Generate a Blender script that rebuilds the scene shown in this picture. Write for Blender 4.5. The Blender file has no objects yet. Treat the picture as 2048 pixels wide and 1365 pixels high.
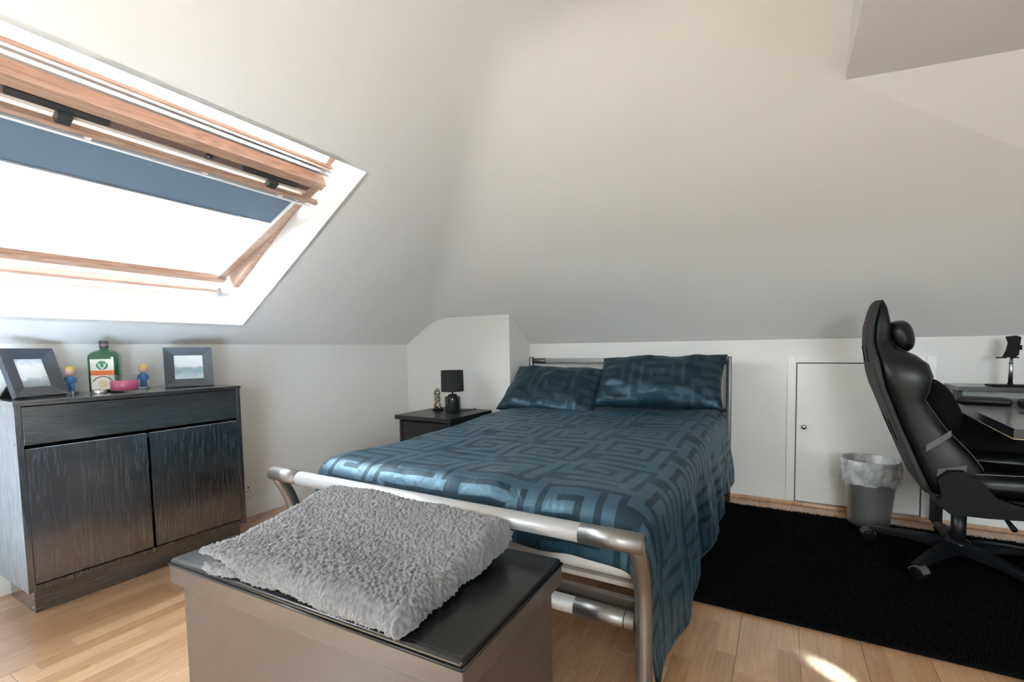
import bpy, bmesh, math, random
from mathutils import Vector, Matrix, noise
random.seed(7)
S = bpy.context.scene
COL = S.collection
PI = math.pi

# ------------------------------------------------------------------ camera
F_PX, PPX, PPY = 889.796, 83.015, 66.336
FW = Vector((-0.457857, 0.887139, -0.057899)); RT = Vector((0.888893, 0.457942, -0.012572)); UP = Vector((-0.015361, 0.057222, 0.998243))
cam_d = bpy.data.cameras.new('camera'); cam = bpy.data.objects.new('camera', cam_d); COL.objects.link(cam)
cam_d.sensor_width = 36.0; cam_d.lens = F_PX / 2048 * 36.0
cam_d.shift_x = -PPX / 2048; cam_d.shift_y = PPY / 2048
cam_d.clip_start = 0.02
cam.matrix_world = Matrix(((RT.x, UP.x, -FW.x, 0), (RT.y, UP.y, -FW.y, 0), (RT.z, UP.z, -FW.z, 1.05), (0, 0, 0, 1)))
S.camera = cam

# ------------------------------------------------------------------ sky and exposure
SKY = 6.5
w = bpy.data.worlds.new('sky'); S.world = w; w.use_nodes = True
bg = w.node_tree.nodes['Background']
bg.inputs[1].default_value = SKY
_tc = w.node_tree.nodes.new('ShaderNodeTexCoord'); _sp = w.node_tree.nodes.new('ShaderNodeSeparateXYZ'); _cr = w.node_tree.nodes.new('ShaderNodeValToRGB')
w.node_tree.links.new(_tc.outputs['Generated'], _sp.inputs[0]); w.node_tree.links.new(_sp.outputs[2], _cr.inputs[0]); w.node_tree.links.new(_cr.outputs[0], bg.inputs[0])
_e = _cr.color_ramp.elements; _e[0].position = 0.0; _e[0].color = (.16, .165, .15, 1); _e[1].position = .02; _e[1].color = (.90, .955, 1.0, 1)   # ground below, bright overcast sky above
S.view_settings.view_transform = 'Standard'; S.view_settings.look = 'None'
S.view_settings.gamma = 1.0; S.view_settings.use_curve_mapping = False
S.view_settings.exposure = 2.25

def portal(name, loc, sx, sy, ux, uy):
    """daylight portal set in a window opening: guides the sky light, gives none itself; ux, uy are its axes, light goes to -(ux x uy)"""
    L = bpy.data.lights.new(name, 'AREA'); L.shape = 'RECTANGLE'; L.size = sx; L.size_y = sy
    L.cycles.is_portal = True
    o = bpy.data.objects.new(name, L); COL.objects.link(o)
    ux = Vector(ux).normalized(); uy = Vector(uy).normalized(); uz = ux.cross(uy)
    o.matrix_world = Matrix(((ux.x, uy.x, uz.x, loc[0]), (ux.y, uy.y, uz.y, loc[1]), (ux.z, uy.z, uz.z, loc[2]), (0, 0, 0, 1)))
    return o

# ------------------------------------------------------------------ room numbers
XL, YB, XR, YF = -3.022, 3.29, 2.6, -2.3
ZL, ZK, ZC = 1.10, 1.089, 2.32
TH, PH = math.radians(32), math.radians(36.5)
E_ = Vector((math.cos(TH), 0, math.sin(TH))); N_ = Vector((-math.sin(TH), 0, math.cos(TH))); P0 = Vector((XL, 0, ZL))
def vx(s, y, d):            # a point by the roof window: s up the slope, y along it, d outwards
    return P0 + E_ * s + N_ * d + Vector((0, y, 0))
S0, S1, V0, V1 = 0.207, 1.49, 0.14, 1.51       # plaster opening of the roof window
# added second roof window of the same size, unseen behind the camera, for daylight
V2, V3 = -1.75, -0.45
for nm, a, b in (('skylight_portal', V0, V1), ('rear_skylight_portal', V2, V3)):
    c = vx((S0 + S1) / 2, (a + b) / 2, 0.36)
    portal(nm, c, S1 - S0 + .1, b - a + .1, E_, (0, 1, 0))
portal('gable_portal', (0, 0, 0), 1.4, 1.0, (1, 0, 0), (0, 0, 1)).matrix_world = Matrix(((-1, 0, 0, 1.45), (0, 0, -1, YF - .1), (0, -1, 0, 1.45), (0, 0, 0, 1)))
# low sun from the gable side: falls on the floor behind the camera and bounces up into the loft
SUN_DIR = Vector((-.70, .50, -.42)).normalized()
sun_d = bpy.data.lights.new('sun', 'SUN'); sun_d.energy = 95.0; sun_d.color = (.52, .735, 1.0); sun_d.angle = math.radians(1.2)
sun = bpy.data.objects.new('sun', sun_d); COL.objects.link(sun); sun.rotation_euler = SUN_DIR.to_track_quat('-Z', 'Y').to_euler(); sun.location = (6, -4, 4)

# ------------------------------------------------------------------ helpers
def tag(o, label=None, cat=None, group=None, kind=None):
    if label: o['label'] = label
    if cat: o['category'] = cat
    if group: o['group'] = group
    if kind: o['kind'] = kind
    return o
def empty(name, loc=(0, 0, 0), rz=0):
    o = bpy.data.objects.new(name, None); COL.objects.link(o); o.location = loc; o.rotation_euler = (0, 0, rz)
    o.empty_display_size = 0.05
    return o
class MB:
    def __init__(s): s.v = []; s.f = []; s.sm = []; s.a = None
    def add(s, vs, fs, smooth=False):
        n = len(s.v); s.v += [tuple(p) for p in vs]; s.f += [tuple(i + n for i in q) for q in fs]; s.sm += [smooth] * len(fs); return s
    def box(s, x0, x1, y0, y1, z0, z1, bev=0.0, seg=2):
        if bev <= 0:
            return s.add([(x0,y0,z0),(x1,y0,z0),(x1,y1,z0),(x0,y1,z0),(x0,y0,z1),(x1,y0,z1),(x1,y1,z1),(x0,y1,z1)],
                         [(0,3,2,1),(4,5,6,7),(0,1,5,4),(1,2,6,5),(2,3,7,6),(3,0,4,7)])
        bm = bmesh.new(); bmesh.ops.create_cube(bm, size=1)
        for v in bm.verts: v.co = Vector(((x0+x1)/2 + v.co.x*(x1-x0), (y0+y1)/2 + v.co.y*(y1-y0), (z0+z1)/2 + v.co.z*(z1-z0)))
        bmesh.ops.bevel(bm, geom=bm.edges[:], offset=bev, segments=seg, profile=.5, affect='EDGES')
        return s.bm(bm, seg > 2)
    def bm(s, bm, smooth=False, M=None):
        bm.verts.index_update()
        s.add([(M @ v.co if M else v.co) for v in bm.verts], [[v.index for v in f.verts] for f in bm.faces], smooth); bm.free(); return s
    def xf(s, M):
        s.v = [tuple(M @ Vector(p)) for p in s.v]; return s
    def loft(s, rings, cap=True, closed=True, smooth=True):
        n = len(rings[0]); vs = [p for r in rings for p in r]; fs = []
        for i in range(len(rings) - 1):
            for j in range(n if closed else n - 1):
                k = (j + 1) % n; fs.append((i*n+j, i*n+k, (i+1)*n+k, (i+1)*n+j))
        if cap and closed: fs += [tuple(range(n))[::-1], tuple(range((len(rings)-1)*n, len(rings)*n))]
        return s.add(vs, fs, smooth)
    def lathe(s, prof, n=24, c=(0, 0, 0), cap=True):
        return s.loft([[(c[0]+r*math.cos(2*PI*j/n), c[1]+r*math.sin(2*PI*j/n), c[2]+z) for j in range(n)] for r, z in prof], cap)
    def tube(s, pts, r, n=10, rz=None, cap=True):
        pts = [Vector(p) for p in pts]; rings = []; up = Vector((0, 0, 1))
        for i, p in enumerate(pts):
            t = (pts[min(i+1, len(pts)-1)] - pts[max(i-1, 0)]).normalized()
            a = t.cross(up)
            if a.length < 1e-3: a = t.cross(Vector((0, 1, 0)))
            a.normalize(); b = a.cross(t).normalized(); rr = r[i] if isinstance(r, (list, tuple)) else r; r2 = rr if rz is None else rz
            rings.append([tuple(p + a*rr*math.cos(2*PI*j/n) + b*r2*math.sin(2*PI*j/n)) for j in range(n)])
        return s.loft(rings, cap)
    def prism(s, poly, a, b, axis='y', smooth=False):
        """polygon (2D) pulled along axis from a to b"""
        def p3(q, t): return {'y': (q[0], t, q[1]), 'x': (t, q[0], q[1]), 'z': (q[0], q[1], t)}[axis]
        n = len(poly)
        return s.add([p3(q, a) for q in poly] + [p3(q, b) for q in poly],
                     [tuple(range(n)), tuple(range(2*n-1, n-1, -1))] + [(i, i+n, (i+1) % n + n, (i+1) % n) for i in range(n)], smooth)
    def sphere(s, c, r, n=16, m=10):
        r = r if isinstance(r, (tuple, list)) else (r, r, r)
        return s.loft([[(c[0]+r[0]*math.sin(t)*math.cos(2*PI*j/n), c[1]+r[1]*math.sin(t)*math.sin(2*PI*j/n), c[2]-r[2]*math.cos(t)) for j in range(n)]
                       for t in [PI*(.02+.96*i/m) for i in range(m+1)]])
    def hexa(s, b, t):     # eight corners: bottom four, top four
        return s.add(list(b)+list(t), [(0,3,2,1),(4,5,6,7),(0,1,5,4),(1,2,6,5),(2,3,7,6),(3,0,4,7)])
    def build(s, name, m, parent=None, fix=True):
        me = bpy.data.meshes.new(name); me.from_pydata(s.v, [], s.f)
        if fix:
            bm = bmesh.new(); bm.from_mesh(me); bmesh.ops.recalc_face_normals(bm, faces=bm.faces[:]); bm.to_mesh(me); bm.free()
        me.polygons.foreach_set('use_smooth', s.sm); me.update()
        for x in (m if isinstance(m, list) else [m]): me.materials.append(x)
        o = bpy.data.objects.new(name, me); COL.objects.link(o)
        if parent: o.parent = parent
        return o
def box(name, m, parent, *d, bev=0.0, seg=2): return MB().box(*d, bev=bev, seg=seg).build(name, m, parent)
def copy_obj(o, parent=None):
    c = o.copy(); COL.objects.link(c); c.parent = parent if parent else o.parent; return c
def sstep(a, b, x):
    t = max(0.0, min(1.0, (x - a) / (b - a))); return t*t*(3-2*t)
def lerp(a, b, t): return a + (b - a) * t
def interp(tab, x):
    if x <= tab[0][0]: return tab[0][1]
    for (a, p), (b, q) in zip(tab, tab[1:]):
        if x <= b: return lerp(p, q, (x - a) / (b - a))
    return tab[-1][1]

# ------------------------------------------------------------------ materials
def mat(name, col, rough=.5, metal=0.0, coat=0.0, spec=None, trans=0.0, ior=None, bump=None, sheen=0.0, vary=None, emit=None, aniso=0.0, coat_rough=.1):
    m = bpy.data.materials.new(name); m.use_nodes = True; nt = m.node_tree; b = nt.nodes['Principled BSDF']
    b.inputs['Base Color'].default_value = (*col, 1); b.inputs['Roughness'].default_value = rough; b.inputs['Metallic'].default_value = metal
    b.inputs['Coat Weight'].default_value = coat; b.inputs['Coat Roughness'].default_value = coat_rough
    b.inputs['Transmission Weight'].default_value = trans; b.inputs['Sheen Weight'].default_value = sheen
    b.inputs['Anisotropic'].default_value = aniso
    if ior: b.inputs['IOR'].default_value = ior
    if spec is not None: b.inputs['Specular IOR Level'].default_value = spec
    tc = nt.nodes.new('ShaderNodeTexCoord')
    if bump:        # (scale, strength, distance)
        n = nt.nodes.new('ShaderNodeTexNoise'); n.inputs['Scale'].default_value = bump[0]; n.inputs['Detail'].default_value = 4
        nt.links.new(tc.outputs['Object'], n.inputs['Vector'])
        bp = nt.nodes.new('ShaderNodeBump'); bp.inputs['Strength'].default_value = bump[1]; bp.inputs['Distance'].default_value = bump[2]
        nt.links.new(n.outputs['Fac'], bp.inputs['Height']); nt.links.new(bp.outputs['Normal'], b.inputs['Normal'])
    if vary:        # (scale, other colour)
        n = nt.nodes.new('ShaderNodeTexNoise'); n.inputs['Scale'].default_value = vary[0]; n.inputs['Detail'].default_value = 5
        nt.links.new(tc.outputs['Object'], n.inputs['Vector'])
        mx = nt.nodes.new('ShaderNodeMix'); mx.data_type = 'RGBA'; mx.inputs[6].default_value = (*col, 1); mx.inputs[7].default_value = (*vary[1], 1)
        nt.links.new(n.outputs['Fac'], mx.inputs[0]); nt.links.new(mx.outputs[2], b.inputs['Base Color'])
    if emit:
        b.inputs['Emission Color'].default_value = (*emit[0], 1); b.inputs['Emission Strength'].default_value = emit[1]
    return m
def math_node(nt, op, a, b=None, c=None):
    n = nt.nodes.new('ShaderNodeMath'); n.operation = op
    for i, x in enumerate((a, b, c)):
        if x is None: continue
        if isinstance(x, (int, float)): n.inputs[i].default_value = x
        else: nt.links.new(x, n.inputs[i])
    return n.outputs[0]
def wood(name, c0, c1, rough, scale, stretch, coat=0.0, bump=.15, ring=10.0, spec=None):
    """grain: noise pulled out along one axis plus distorted bands"""
    m = bpy.data.materials.new(name); m.use_nodes = True; nt = m.node_tree; b = nt.nodes['Principled BSDF']; L = nt.links
    tc = nt.nodes.new('ShaderNodeTexCoord'); mp = nt.nodes.new('ShaderNodeMapping'); mp.inputs['Scale'].default_value = stretch
    L.new(tc.outputs['Object'], mp.inputs['Vector'])
    n = nt.nodes.new('ShaderNodeTexNoise'); n.inputs['Scale'].default_value = scale; n.inputs['Detail'].default_value = 6; n.inputs['Roughness'].default_value = .65
    L.new(mp.outputs[0], n.inputs['Vector'])
    n2 = nt.nodes.new('ShaderNodeTexNoise'); n2.inputs['Scale'].default_value = scale * .16; n2.inputs['Detail'].default_value = 1
    L.new(mp.outputs[0], n2.inputs['Vector'])
    rings = math_node(nt, 'SINE', math_node(nt, 'MULTIPLY', n2.outputs['Fac'], ring * 6.28))
    f = math_node(nt, 'ADD', math_node(nt, 'MULTIPLY', rings, .22), n.outputs['Fac'])
    cr = nt.nodes.new('ShaderNodeValToRGB'); cr.color_ramp.elements[0].position = .28; cr.color_ramp.elements[1].position = .78
    cr.color_ramp.elements[0].color = (*c0, 1); cr.color_ramp.elements[1].color = (*c1, 1)
    L.new(f, cr.inputs['Fac']); L.new(cr.outputs[0], b.inputs['Base Color'])
    b.inputs['Roughness'].default_value = rough; b.inputs['Coat Weight'].default_value = coat; b.inputs['Coat Roughness'].default_value = .15
    if coat == 1: b.inputs['Coat IOR'].default_value = 2.3
    if spec is not None: b.inputs['Specular IOR Level'].default_value = spec
    bp = nt.nodes.new('ShaderNodeBump'); bp.inputs['Strength'].default_value = bump; bp.inputs['Distance'].default_value = .001
    L.new(f, bp.inputs['Height']); L.new(bp.outputs['Normal'], b.inputs['Normal'])
    if coat == 1:
        b2 = nt.nodes.new('ShaderNodeBump'); b2.inputs['Strength'].default_value = .005; b2.inputs['Distance'].default_value = .001
        L.new(f, b2.inputs['Height']); L.new(b2.outputs['Normal'], b.inputs['Coat Normal'])
    return m

M = {}
M['wall'] = mat('white_paint', (.80, .80, .785), .75, bump=(220, .05, .002))
M['ceiling'] = mat('ceiling_paint', (.80, .80, .79), .8, bump=(160, .06, .002))
M['trim'] = mat('white_gloss_paint', (.83, .83, .815), .35)
M['ash'] = wood('black_ash', (.0025, .004, .0055), (.021, .027, .033), .45, 34, (1, 7, .5), coat=1, bump=.12, ring=5)
M['ash_h'] = wood('black_ash_across', (.0025, .004, .0055), (.019, .025, .031), .45, 34, (1, .5, 8), coat=1, bump=.12, ring=5)
M['ash_lit'] = wood('black_ash_lit', (.20, .215, .225), (.33, .35, .36), .4, 30, (6, 1, .6), bump=.2, ring=5)  # black ash as the window lights it, light put into the colour
M['table'] = wood('bedside_black', (.010, .011, .012), (.02, .021, .023), .33, 26, (.7, 6, 6), bump=.1)
M['bench'] = mat('brown_bench_board', (.060, .046, .039), .38, coat=.5, bump=(60, .08, .002), vary=(14, (.080, .063, .053)), coat_rough=.25)
M['leather'] = mat('black_faux_leather', (.0035, .004, .005), .27, bump=(420, .10, .001), spec=.55)
M['fleece'] = mat('grey_sherpa_fleece', (.13, .13, .138), .95, sheen=.25, bump=(180, .5, .004), vary=(40, (.22, .22, .23)))
M['chrome_dark'] = mat('brushed_nickel', (.27, .262, .258), .42, 1.0, bump=(300, .06, .001))
M['silver'] = mat('silver_paint_tube', (.50, .51, .525), .38, .35)
M['headdark'] = mat('grey_steel', (.16, .165, .17), .32, .9)
M['mattress'] = mat('white_mattress_cloth', (.78, .73, .69), .9, bump=(260, .2, .002))
M['black'] = mat('black_plastic', (.0035, .0039, .0047), .5, spec=.14)
M['black_matte'] = mat('black_fabric', (.0022, .0022, .0025), .95, spec=.15, bump=(300, .4, .002))
M['black_metal'] = mat('black_metal', (.006, .0075, .010), .38, .2, spec=.4)
M['pu'] = mat('chair_black_leather', (.003, .004, .0052), .36, bump=(320, .12, .001), spec=.36)
M['pu_grey'] = mat('chair_grey_cloth', (.022, .021, .021), .7, bump=(500, .3, .001))
M['grey'] = mat('grey_webbing', (.09, .09, .093), .7, bump=(300, .2, .001))
M['steel'] = mat('brushed_steel', (.50, .49, .48), .25, 1.0)
M['shade'] = mat('charcoal_lampshade', (.014, .016, .019), .85, bump=(400, .2, .001))
M['velux'] = wood('lacquered_pine', (.34, .205, .145), (.46, .30, .22), .4, 22, (6, .5, 6), coat=.2, bump=.05)
M['alu'] = mat('aluminium', (.62, .66, .70), .3, .9)
M['hard'] = mat('dark_window_fitting', (.05, .055, .06), .45, .4)
M['gasket'] = mat('brown_vent_brush', (.14, .085, .07), .8, bump=(200, .5, .003))
M['cream'] = mat('cream_seal', (.62, .55, .47), .6)
M['white_pl'] = mat('white_plastic', (.84, .84, .83), .35)
M['pewter'] = mat('antique_pewter', (.42, .37, .30), .33, .9, bump=(90, .4, .003))
def glass(name, col, rough=0.0, ior=1.45, thin=False):
    m = bpy.data.materials.new(name); m.use_nodes = True; nt = m.node_tree; nt.nodes.clear()
    o = nt.nodes.new('ShaderNodeOutputMaterial')
    if thin:
        t = nt.nodes.new('ShaderNodeBsdfTransparent'); t.inputs[0].default_value = (*col, 1)
        g = nt.nodes.new('ShaderNodeBsdfGlossy'); g.inputs['Roughness'].default_value = rough
        mx = nt.nodes.new('ShaderNodeMixShader'); mx.inputs[0].default_value = .05; nt.links.new(t.outputs[0], mx.inputs[1]); nt.links.new(g.outputs[0], mx.inputs[2])
        nt.links.new(mx.outputs[0], o.inputs[0])
    else:
        g = nt.nodes.new('ShaderNodeBsdfPrincipled'); g.inputs['Base Color'].default_value = (*col, 1); g.inputs['Roughness'].default_value = rough
        g.inputs['Transmission Weight'].default_value = 1; g.inputs['IOR'].default_value = ior; nt.links.new(g.outputs[0], o.inputs[0])
    return m
M['pane'] = glass('window_glass', (.96, .98, .98), thin=True)
M['clear'] = glass('clear_glass', (.95, .97, .97), thin=True)
# roller blind cloth: some daylight comes through
def blind_mat():
    m = bpy.data.materials.new('navy_blind_cloth'); m.use_nodes = True; nt = m.node_tree; b = nt.nodes['Principled BSDF']
    b.inputs['Base Color'].default_value = (.10, .135, .175, 1); b.inputs['Roughness'].default_value = .6
    t = nt.nodes.new('ShaderNodeBsdfTranslucent'); t.inputs[0].default_value = (.30, .365, .42, 1)
    mx = nt.nodes.new('ShaderNodeMixShader'); mx.inputs[0].default_value = .35; o = nt.nodes['Material Output']
    nt.links.new(b.outputs[0], mx.inputs[1]); nt.links.new(t.outputs[0], mx.inputs[2]); nt.links.new(mx.outputs[0], o.inputs[0])
    return m
M['blind'] = blind_mat()
# thin milky bin liner
def liner_mat():
    m = bpy.data.materials.new('thin_plastic_film'); m.use_nodes = True; nt = m.node_tree; b = nt.nodes['Principled BSDF']
    b.inputs['Base Color'].default_value = (.8, .82, .83, 1); b.inputs['Roughness'].default_value = .25
    t = nt.nodes.new('ShaderNodeBsdfTransparent'); mx = nt.nodes.new('ShaderNodeMixShader'); o = nt.nodes['Material Output']
    tc = nt.nodes.new('ShaderNodeTexCoord'); n = nt.nodes.new('ShaderNodeTexNoise'); n.inputs['Scale'].default_value = 18; n.inputs['Detail'].default_value = 3
    nt.links.new(tc.outputs['Object'], n.inputs['Vector'])
    mr = nt.nodes.new('ShaderNodeMapRange'); mr.inputs[1].default_value = .35; mr.inputs[2].default_value = .7; mr.inputs[3].default_value = .25; mr.inputs[4].default_value = .75
    nt.links.new(n.outputs['Fac'], mr.inputs[0]); nt.links.new(mr.outputs[0], mx.inputs[0])
    nt.links.new(t.outputs[0], mx.inputs[1]); nt.links.new(b.outputs[0], mx.inputs[2]); nt.links.new(mx.outputs[0], o.inputs[0])
    return m
M['liner'] = liner_mat()
# laminate boards: three strips with staggered butt joints per board, tone by strip
def laminate():
    m = bpy.data.materials.new('beech_laminate'); m.use_nodes = True; nt = m.node_tree; b = nt.nodes['Principled BSDF']; L = nt.links
    tc = nt.nodes.new('ShaderNodeTexCoord'); sp = nt.nodes.new('ShaderNodeSeparateXYZ'); L.new(tc.outputs['Object'], sp.inputs[0])
    oi = nt.nodes.new('ShaderNodeObjectInfo')
    strip = math_node(nt, 'FLOOR', math_node(nt, 'DIVIDE', sp.outputs[0], .0643))
    off = math_node(nt, 'MULTIPLY', math_node(nt, 'ADD', strip, math_node(nt, 'MULTIPLY', oi.outputs['Random'], 7.3)), .173)
    seg = math_node(nt, 'FLOOR', math_node(nt, 'DIVIDE', math_node(nt, 'ADD', sp.outputs[1], off), .43))
    cb = nt.nodes.new('ShaderNodeCombineXYZ'); L.new(strip, cb.inputs[0]); L.new(seg, cb.inputs[1]); L.new(math_node(nt, 'MULTIPLY', oi.outputs['Random'], 91), cb.inputs[2])
    wn = nt.nodes.new('ShaderNodeTexWhiteNoise'); L.new(cb.outputs[0], wn.inputs['Vector'])
    mp = nt.nodes.new('ShaderNodeMapping'); mp.inputs['Scale'].default_value = (7, .55, 1); L.new(tc.outputs['Object'], mp.inputs['Vector'])
    va = nt.nodes.new('ShaderNodeVectorMath'); va.operation = 'ADD'; L.new(mp.outputs[0], va.inputs[0])
    vs = nt.nodes.new('ShaderNodeVectorMath'); vs.operation = 'SCALE'; vs.inputs['Scale'].default_value = 40; L.new(wn.outputs['Color'], vs.inputs[0]); L.new(vs.outputs[0], va.inputs[1])
    n = nt.nodes.new('ShaderNodeTexNoise'); n.inputs['Scale'].default_value = 9; n.inputs['Detail'].default_value = 6; L.new(va.outputs[0], n.inputs['Vector'])
    n2 = nt.nodes.new('ShaderNodeTexNoise'); n2.inputs['Scale'].default_value = 2.2; n2.inputs['Detail'].default_value = 1; L.new(va.outputs[0], n2.inputs['Vector'])
    rings = math_node(nt, 'MULTIPLY', math_node(nt, 'SINE', math_node(nt, 'MULTIPLY', n2.outputs['Fac'], 70)), .09)
    f = math_node(nt, 'ADD', math_node(nt, 'ADD', math_node(nt, 'MULTIPLY', n.outputs['Fac'], .55), math_node(nt, 'MULTIPLY', wn.outputs['Value'], .5)), rings)
    cr = nt.nodes.new('ShaderNodeValToRGB'); e = cr.color_ramp.elements; e[0].position = .2; e[1].position = .85
    e[0].color = (.41, .222, .108, 1); e[1].color = (.60, .375, .212, 1); L.new(f, cr.inputs['Fac']); L.new(cr.outputs[0], b.inputs['Base Color'])
    b.inputs['Roughness'].default_value = .34; b.inputs['Coat Weight'].default_value = 1; b.inputs['Coat Roughness'].default_value = .26; b.inputs['Coat IOR'].default_value = 1.7
    return m
M['laminate'] = laminate()
M['subfloor'] = mat('board_joint', (.20, .12, .07), .8)
# satin bedding: woven key pattern carried by a face attribute
def satin(name, dark, light, sheen_spec=1.0):
    m = bpy.data.materials.new(name); m.use_nodes = True; nt = m.node_tree; b = nt.nodes['Principled BSDF']; L = nt.links
    at = nt.nodes.new('ShaderNodeAttribute'); at.attribute_name = 'weave'
    mx = nt.nodes.new('ShaderNodeMix'); mx.data_type = 'RGBA'; mx.inputs[6].default_value = (*dark, 1); mx.inputs[7].default_value = (*light, 1)
    L.new(at.outputs['Fac'], mx.inputs[0]); L.new(mx.outputs[2], b.inputs['Base Color'])
    mr = nt.nodes.new('ShaderNodeMapRange'); mr.inputs[3].default_value = .55; mr.inputs[4].default_value = .46; m2 = nt.nodes.new('ShaderNodeMapRange'); m2.inputs[3].default_value = .45; m2.inputs[4].default_value = sheen_spec; L.new(at.outputs['Fac'], m2.inputs[0]); L.new(m2.outputs[0], b.inputs['Specular IOR Level']); b.inputs['IOR'].default_value = 1.62; L.new(at.outputs['Fac'], mr.inputs[0]); L.new(mr.outputs[0], b.inputs['Roughness'])
    b.inputs['Sheen Weight'].default_value = .06; b.inputs['Sheen Tint'].default_value = (.45, .75, .95, 1); b.inputs['Specular Tint'].default_value = (.46, .78, 1.0, 1)
    tc = nt.nodes.new('ShaderNodeTexCoord'); n = nt.nodes.new('ShaderNodeTexNoise'); n.inputs['Scale'].default_value = 11; n.inputs['Detail'].default_value = 5; n.inputs['Distortion'].default_value = 1.4
    L.new(tc.outputs['Object'], n.inputs['Vector'])
    bp = nt.nodes.new('ShaderNodeBump'); bp.inputs['Strength'].default_value = .5; bp.inputs['Distance'].default_value = .012
    L.new(n.outputs['Fac'], bp.inputs['Height']); L.new(bp.outputs['Normal'], b.inputs['Normal'])
    return m
M['satin'] = satin('teal_satin', (.0014, .0075, .0125), (.0070, .0260, .0420))
M['satin_pillow'] = satin('teal_satin_pillow', (.0018, .0080, .0125), (.0042, .0145, .0215), .62)

KEY = ["1111111111", "1000000000", "1011111010", "1010001010", "1011101010",
       "1000001010", "1111111010", "0000000010", "0011111110", "0000000010"]
U1, U0 = .040, .027            # woven light unit, dark unit
TILE = 5 * (U1 + U0)
def key_lines(a, b):
    """grid lines from a to b on pattern unit edges; returns positions and unit numbers"""
    k = math.floor(a / TILE) * 10; x = math.floor(a / TILE) * TILE; pos = []; unit = []
    while x < b:
        wd = U1 if k % 2 == 0 else U0; nsub = 2 if k % 2 == 0 else 1
        for q in range(nsub):
            xa = x + wd * q / nsub
            if xa >= a - 1e-6 and xa < b: pos.append(xa); unit.append(k)
        x += wd; k += 1
    pos.append(min(b, x)); return pos, unit
def key_val(i, j):
    ti, tj = i // 10, j // 10; a, b = i % 10, j % 10
    if ti % 2: b = (18 - b) % 10 if b % 2 == 0 else (18 - b) % 10
    if ti % 3 == 1: b = (b + 4) % 10
    return int(KEY[b][a])
def set_weave(o, vals):
    at = o.data.attributes.new('weave', 'FLOAT', 'FACE'); at.data.foreach_set('value', vals)

# ================================================================== THE SETTING
fl = MB().box(XL-.1, XR+.1, YF-.1, YB+.1, -.06, -.009).build('floor', M['subfloor']); tag(fl, 'pale beech laminate floor of long narrow boards', 'floor', kind='structure')
BW, BL = .193, 1.285
def board_mesh(l):
    return MB().box(.0004, BW-.0004, .0005, l-.0005, -.009, 0, bev=.0008, seg=1)
bd_full = None; x = XL; ci = 0; cut = {}
while x < XR:
    y = YF - ((ci * .47) % 1.0) * BL
    while y < YB:
        y0, y1 = max(y, YF), min(y + BL, YB); l = round(y1 - y0, 3)
        if l > .02:
            if l not in cut: cut[l] = board_mesh(l).build('board', M['laminate'], fl); o = cut[l]
            else: o = copy_obj(cut[l], fl)
            o.location = (x, y0, 0)
        y += BL
    x += BW; ci += 1

wl = box('wall_left', M['wall'], None, XL-.12, XL, YF-.1, YB+.1, 0, ZL); tag(wl, 'low white knee wall under the sloping roof with the roof window', 'wall', kind='structure')
wb = box('wall_back', M['wall'], None, XL, XR+.1, YB, YB+.12, 0, ZK); tag(wb, 'low white knee wall behind the bed head', 'wall', kind='structure')
wr = MB(); sy0, sy1, sz0, sz1 = -.36, .14, 1.15, 1.80
wr.box(XR, XR+.12, YF, sy0, 0, 2.6); wr.box(XR, XR+.12, sy1, YB, 0, 2.6); wr.box(XR, XR+.12, sy0, sy1, 0, sz0); wr.box(XR, XR+.12, sy0, sy1, sz1, 2.6); wr = wr.build('wall_right', M['wall']); tag(wr, 'plain white wall beyond the desk', 'wall', kind='structure')
# front wall with an opening for the added window
wf = MB(); gx0, gx1, gz0, gz1 = .75, 2.15, .95, 1.95
wf.box(XL, gx0, YF-.12, YF, 0, 2.6); wf.box(gx1, XR, YF-.12, YF, 0, 2.6); wf.box(gx0, gx1, YF-.12, YF, 0, gz0); wf.box(gx0, gx1, YF-.12, YF, gz1, 2.6)
tag(wf.build('wall_front', M['wall']), 'white gable wall with an added window opening', 'wall', kind='structure')
# boxed-in corner by the bedside table
BXF, BXR = 2.975, -1.925
def roof_z(X, Y): return min(ZL + (X - XL) * math.tan(TH), ZK + (YB - Y) * math.tan(PH))
bxo = MB().box(XL-.05, BXR, BXF, YB+.05, 0, 1.75, bev=.004).build('wall_corner_boxing', M['wall']); tag(bxo, 'boxed-in white wall corner rising behind the bedside lamp', 'wall', kind='structure')

# ceiling: flat top and the sloping sides in one skin of plaster, rounded where they meet
D0 = Vector((.188, 2.019, 2.029))
def smin(a, b, k):
    h = max(k - abs(a - b), 0) / k; return min(a, b) - h*h*k*.25
def ceil_left(X, Y):
    zl = ZL + (X - XL) * math.tan(TH); zb = ZK + (YB - Y) * math.tan(PH)
    k = .10 * sstep(0, .45, YB - Y) * sstep(0, .35, X - XL) + .004
    return smin(smin(zl, zb, k), ZC, .07)
def ceil_right(X, Y):
    zb = ZK + (YB - Y) * math.tan(PH)
    zf = D0.z - (-.02*(X - D0.x) + .1275*(Y - D0.y)) / .125
    return min(max(zb, zf), D0.z)
def lines(a, b, step, fixed):
    pts = sorted([a, b] + [f for f in fixed if a < f < b]); out = []
    for p, q in zip(pts, pts[1:]):
        n = max(1, round((q - p) / step)); out += [p + (q - p) * i / n for i in range(n)]
    return out + [b]
ox0, ox1 = vx(S0, 0, 0).x, vx(S1, 0, 0).x
xs = lines(XL-.05, D0.x, .03, [XL, ox0, ox1]); ys = lines(YF-.1, YB+.05, .035, [V0, V1, V2, V3, YB])
g = MB(); nx = len(xs)
g.v = [(X, Y, ceil_left(X, Y)) for Y in ys for X in xs]
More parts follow.
